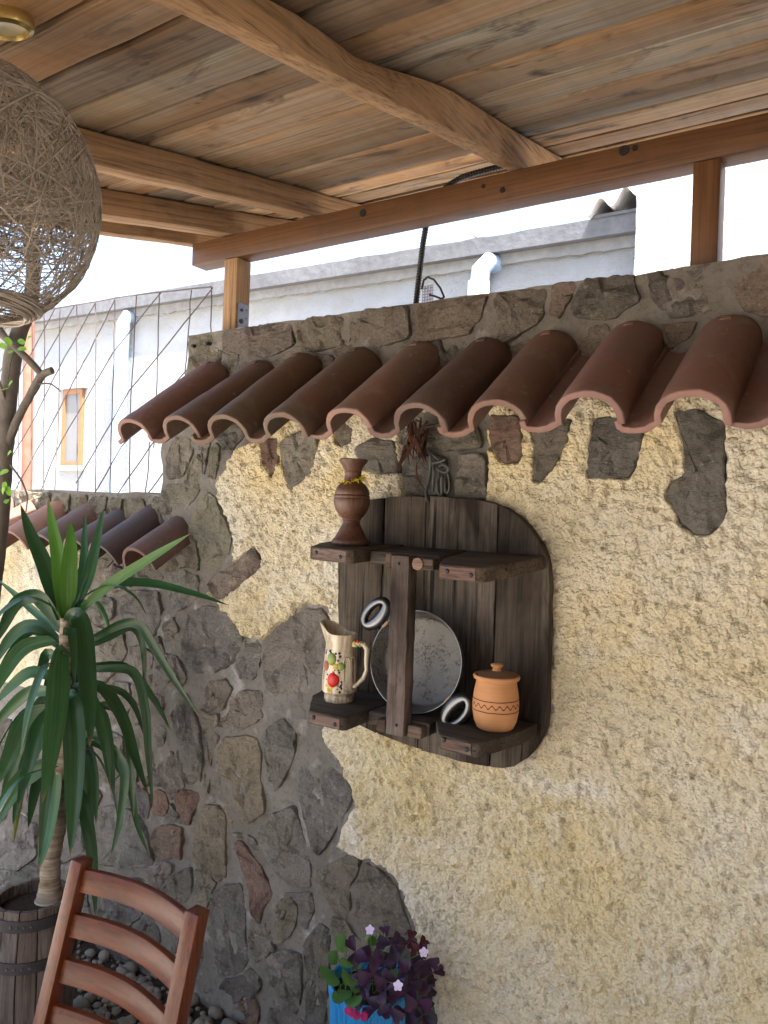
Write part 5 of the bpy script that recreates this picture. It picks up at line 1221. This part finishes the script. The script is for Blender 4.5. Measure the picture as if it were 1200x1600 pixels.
for i, (x, y, d) in enumerate(purple):
    c = dep(x, y, d); stem(fc + Vector((rg.uniform(-.05, .06), rg.uniform(-.05, .05), .44)), c, ox, .001, (.5, .4, .3))
    nrm = (toc * .6 + Vector((rg.uniform(-.5, .5), rg.uniform(-.4, .2), .5))).normalized(); a0 = rg.random() * 6.28; e1 = nrm.orthogonal().normalized(); e2 = nrm.cross(e1); S0 = rg.uniform(.030, .042)
    col = [(1, 1, 1), (1.5, 1.2, 1.6), (.6, .6, .7), (1.25, .8, .9)][i % 4] if i not in (5, 23) else (1.7, .35, .35)
    for k in range(3):
        a = a0 + k * 2.094 + rg.uniform(-.15, .15); blade(c, e1 * math.cos(a) + e2 * math.sin(a), nrm, S0, S0 * 1.05, ox, M['oxalis'], col, 'tri', .25)
for x, y, d in ((584,1478,2.08),(598,1500,2.04),(608,1520,2.05),(585,1500,2.08)):
    c = dep(x, y, d)
    blade(c, (rg.uniform(-1, 1), -.3, rg.uniform(.2, 1)), toc, .035, .03, gp, M['green'], (.7, .7, .5), 'round')
for x, y, d, L in ((534,1474,2.0,.050),(522,1496,2.0,.040),(542,1504,1.98,.044),(512,1520,1.98,.05),(520,1530,1.95,.046),(545,1528,1.93,.058),(538,1552,1.93,.046),(552,1562,1.92,.052),(556,1544,1.96,.036),(560,1510,2.0,.035),(528,1558,1.97,.04)):
    c = dep(x, y, d); b0 = fc + Vector((-.06 + rg.uniform(-.02, .02), -.03 + rg.uniform(-.03, .03), .445)); o_ = (c - b0); o_.z *= .5; o_ += Vector((-.02, -.03, 0)); o_.normalize()
    p = c - o_ * L * .5; stem(b0, p, gp, .0017, (1, 1, .8)); v = rg.uniform(.8, 1.2); blade(p, o_, (toc + Vector((rg.uniform(-.3, .3), rg.uniform(-.3, .3), .2))), L, L * .85, gp, M['green'], (v, v, v), 'round', .3)
for x, y, d in ((578,1453,2.05),(662,1488,1.99),(622,1540,1.88)):
    c = dep(x, y, d); stem(fc + Vector((.02, -.02, .45)), c, ox, .0009, (1, 1, .8)); nrm = (toc + Vector((rg.uniform(-.3, .3), 0, 0))).normalized(); e1 = nrm.orthogonal().normalized(); e2 = nrm.cross(e1)
    for k in range(5):
        a = k * 1.2566 + .3; o_ = e1 * math.cos(a) + e2 * math.sin(a); mb = MB(); vs = []
        for i in range(5):
            t_ = i / 4; w = .0056 * math.sin(math.pi * (.12 + .78 * t_)); s_ = o_.cross(nrm); vs += [c + o_ * .0125 * t_ - s_ * w + nrm * .002 * t_, c + o_ * .0125 * t_ + s_ * w + nrm * .002 * t_]
        mb.add(vs, [(i * 2, i * 2 + 1, i * 2 + 3, i * 2 + 2) for i in range(4)]); obj('petal', mb.mesh('petal', recalc=False), M['petal'], ox)
for x, y in ((550,1574),(556,1578),(563,1582),(570,1580)):
    c = dep(x, y, 1.91); blade(c, (rg.uniform(-1, 1), -.4, -.4), toc, .022, .018, ox, M['magenta'], (1, 1, 1), 'round')
for x, y in ((590,1466),(600,1464),(572,1466)):   # nodding buds
    c = dep(x, y, 2.06); mb = MB(); mb.tube([c + Vector((0, 0, .012)), c + Vector((.003, 0, .006)), c, c - Vector((0, 0, .008))], [.0008, .002, .003, .001], 7); obj('bud', smooth(mb.mesh('bud')), M['green'], ox, color=(2, 1.8, 1.4))

# ================================================================== tree at the end of the terrace
tb = dep(-75, 1500, 2.75); tb.z = 0; tree = thing('small_tree', 'slim crooked tree with pruned fork growing past the low wall', 'tree', tb)
TP = [Vector((tb.x, tb.y, -.03)), dep(-40, 1150, 2.75), dep(-12, 900, 2.75), dep(0, 780, 2.75), dep(6, 690, 2.75), dep(15, 600, 2.75), dep(24, 540, 2.75), dep(40, 490, 2.75), dep(52, 440, 2.75), dep(45, 330, 2.75), dep(20, 200, 2.7)]
P = crom(TP, 6); mb = MB(); mb.tube(P, [.040 - .018 * i / len(P) + .003 * mnoise.noise(Vector((i * .4, 0, 0))) for i in range(len(P))], 14); obj('trunk', smooth(rough(mb.mesh('trunk'), .004, 26)), M['bark'], tree)
for pts, r0, r1 in (([dep(8, 705, 2.75), dep(30, 650, 2.72), dep(52, 610, 2.70), dep(66, 586, 2.69), dep(82, 579, 2.68)], .0155, .0125), ([dep(-30, 485, 2.72), dep(0, 520, 2.70), dep(30, 548, 2.69), dep(50, 568, 2.69), dep(64, 584, 2.69)], .012, .0125),
                    ([dep(25, 560, 2.75), dep(10, 530, 2.72), dep(-10, 500, 2.70), dep(-30, 480, 2.68)], .012, .008), ([dep(60, 600, 2.69), dep(80, 600, 2.68), dep(95, 612, 2.68)], .004, .0015), ([dep(15, 650, 2.75), dep(0, 600, 2.7), dep(-15, 560, 2.7)], .006, .003), ([dep(10, 720, 2.75), dep(30, 745, 2.72), dep(42, 775, 2.72), dep(40, 800, 2.7)], .004, .002), ([dep(30, 540, 2.75), dep(18, 560, 2.7), dep(12, 600, 2.68)], .003, .0015)):
    v = crom(pts, 5); mb = MB(); mb.tube(v, [r0 + (r1 - r0) * i / len(v) for i in range(len(v))], 10); obj('branch', smooth(rough(mb.mesh('b'), .002, 40)), M['bark'], tree)
rg = random.Random(3)
for x, y in ((10,545),(18,540),(20,548),(38,538),(42,546),(41,532),(14,604),(10,608),(8,768),(16,775),(12,780),(4,772),(14,735),(12,712)):
    blade(dep(x, y, 2.66), (rg.uniform(-1, 1), -.3, rg.uniform(-.2, 1)), toc, .036, .02, tree, M['treeleaf'], (1.5, 1.5, 1), 'round', .3)
mb = MB(); cc = Vector((TP[-1].x - .35, TP[-1].y - .1, 3.75)); nl = 5200; k = 0
blobs = [(cc + Vector((rg.uniform(-.6, .6), rg.uniform(-.6, .6), rg.uniform(-.3, .6))), rg.uniform(.22, .42)) for _ in range(16)]
while k < nl:
    b, r = rg.choice(blobs); d = Vector((rg.gauss(0, 1), rg.gauss(0, 1), rg.gauss(0, 1))).normalized() * r * rg.random() ** .4; p = b + d
    if p.x > -2.62 and p.z < 3.2 or p.z < 2.95: continue
    u = Vector((rg.gauss(0, 1), rg.gauss(0, 1), rg.gauss(0, .6))).normalized() * .026; w = u.orthogonal().normalized() * .013
    mb.add([p - u, p + w, p + u, p - w], [(0, 1, 2, 3)]); k += 1
obj('crown', mb.mesh('crown', recalc=False), M['treeleaf'], tree, kind='stuff')
for i in range(7):
    b = blobs[i][0]; v = crom([TP[-1] - Vector((0, 0, .05)), (TP[-1] + b) / 2 + Vector((0, 0, .1)), b], 4); mb = MB(); mb.tube(v, [.018 - .012 * j / len(v) for j in range(len(v))], 7); obj('branch', smooth(mb.mesh('b')), M['bark'], tree)

mb = MB(); xs3 = np.linspace(-4.4, -1.28, 60); vs = [(x, y, .006 + .004 * mnoise.noise(Vector((x * 9, y * 9, 0)))) for x in xs3 for y in (1.36 + .0, 1.5, 1.65, 1.8, 1.96)]
vs = [(x, y + (.04 * mnoise.noise(Vector((x * 5, 1, 0))) if y < 1.4 else 0), z) for x, y, z in vs]
mb.add(vs, [(i * 5 + k, (i + 1) * 5 + k, (i + 1) * 5 + k + 1, i * 5 + k + 1) for i in range(59) for k in range(4)]); obj('planting_bed', mb.mesh('bed', recalc=False), M['soil'], kind='structure')
# ================================================================== pebbles along the wall foot
mb = MB(); rg = random.Random(14)
for i in range(1500):
    x = rg.uniform(-3.6, -1.3); y = rg.uniform(1.45, 1.93); r = rg.choice((.008, .011, .015, .024)) * rg.uniform(.7, 1.3)
    if (x - bc.x) ** 2 + (y - bc.y) ** 2 < .15 ** 2: continue
    s_ = Vector((rg.uniform(.8, 1.4), rg.uniform(.7, 1.2), rg.uniform(.45, .8))); a = rg.random() * 6; rings = []
    for ph in (-1.2, -.5, .2, .8, 1.3):
        rings.append([(x + r * s_.x * math.cos(ph) * math.cos(q * 1.0472 + a), y + r * s_.y * math.cos(ph) * math.sin(q * 1.0472 + a), r * s_.z * (.6 + math.sin(ph)) + .004) for q in range(6)])
    mb.loft(rings)
o = obj('gravel', smooth(mb.mesh('gravel', recalc=False), 70), M['pebble'], kind='stuff'); tag(o, 'loose grey pebbles scattered along the foot of the wall', 'gravel')
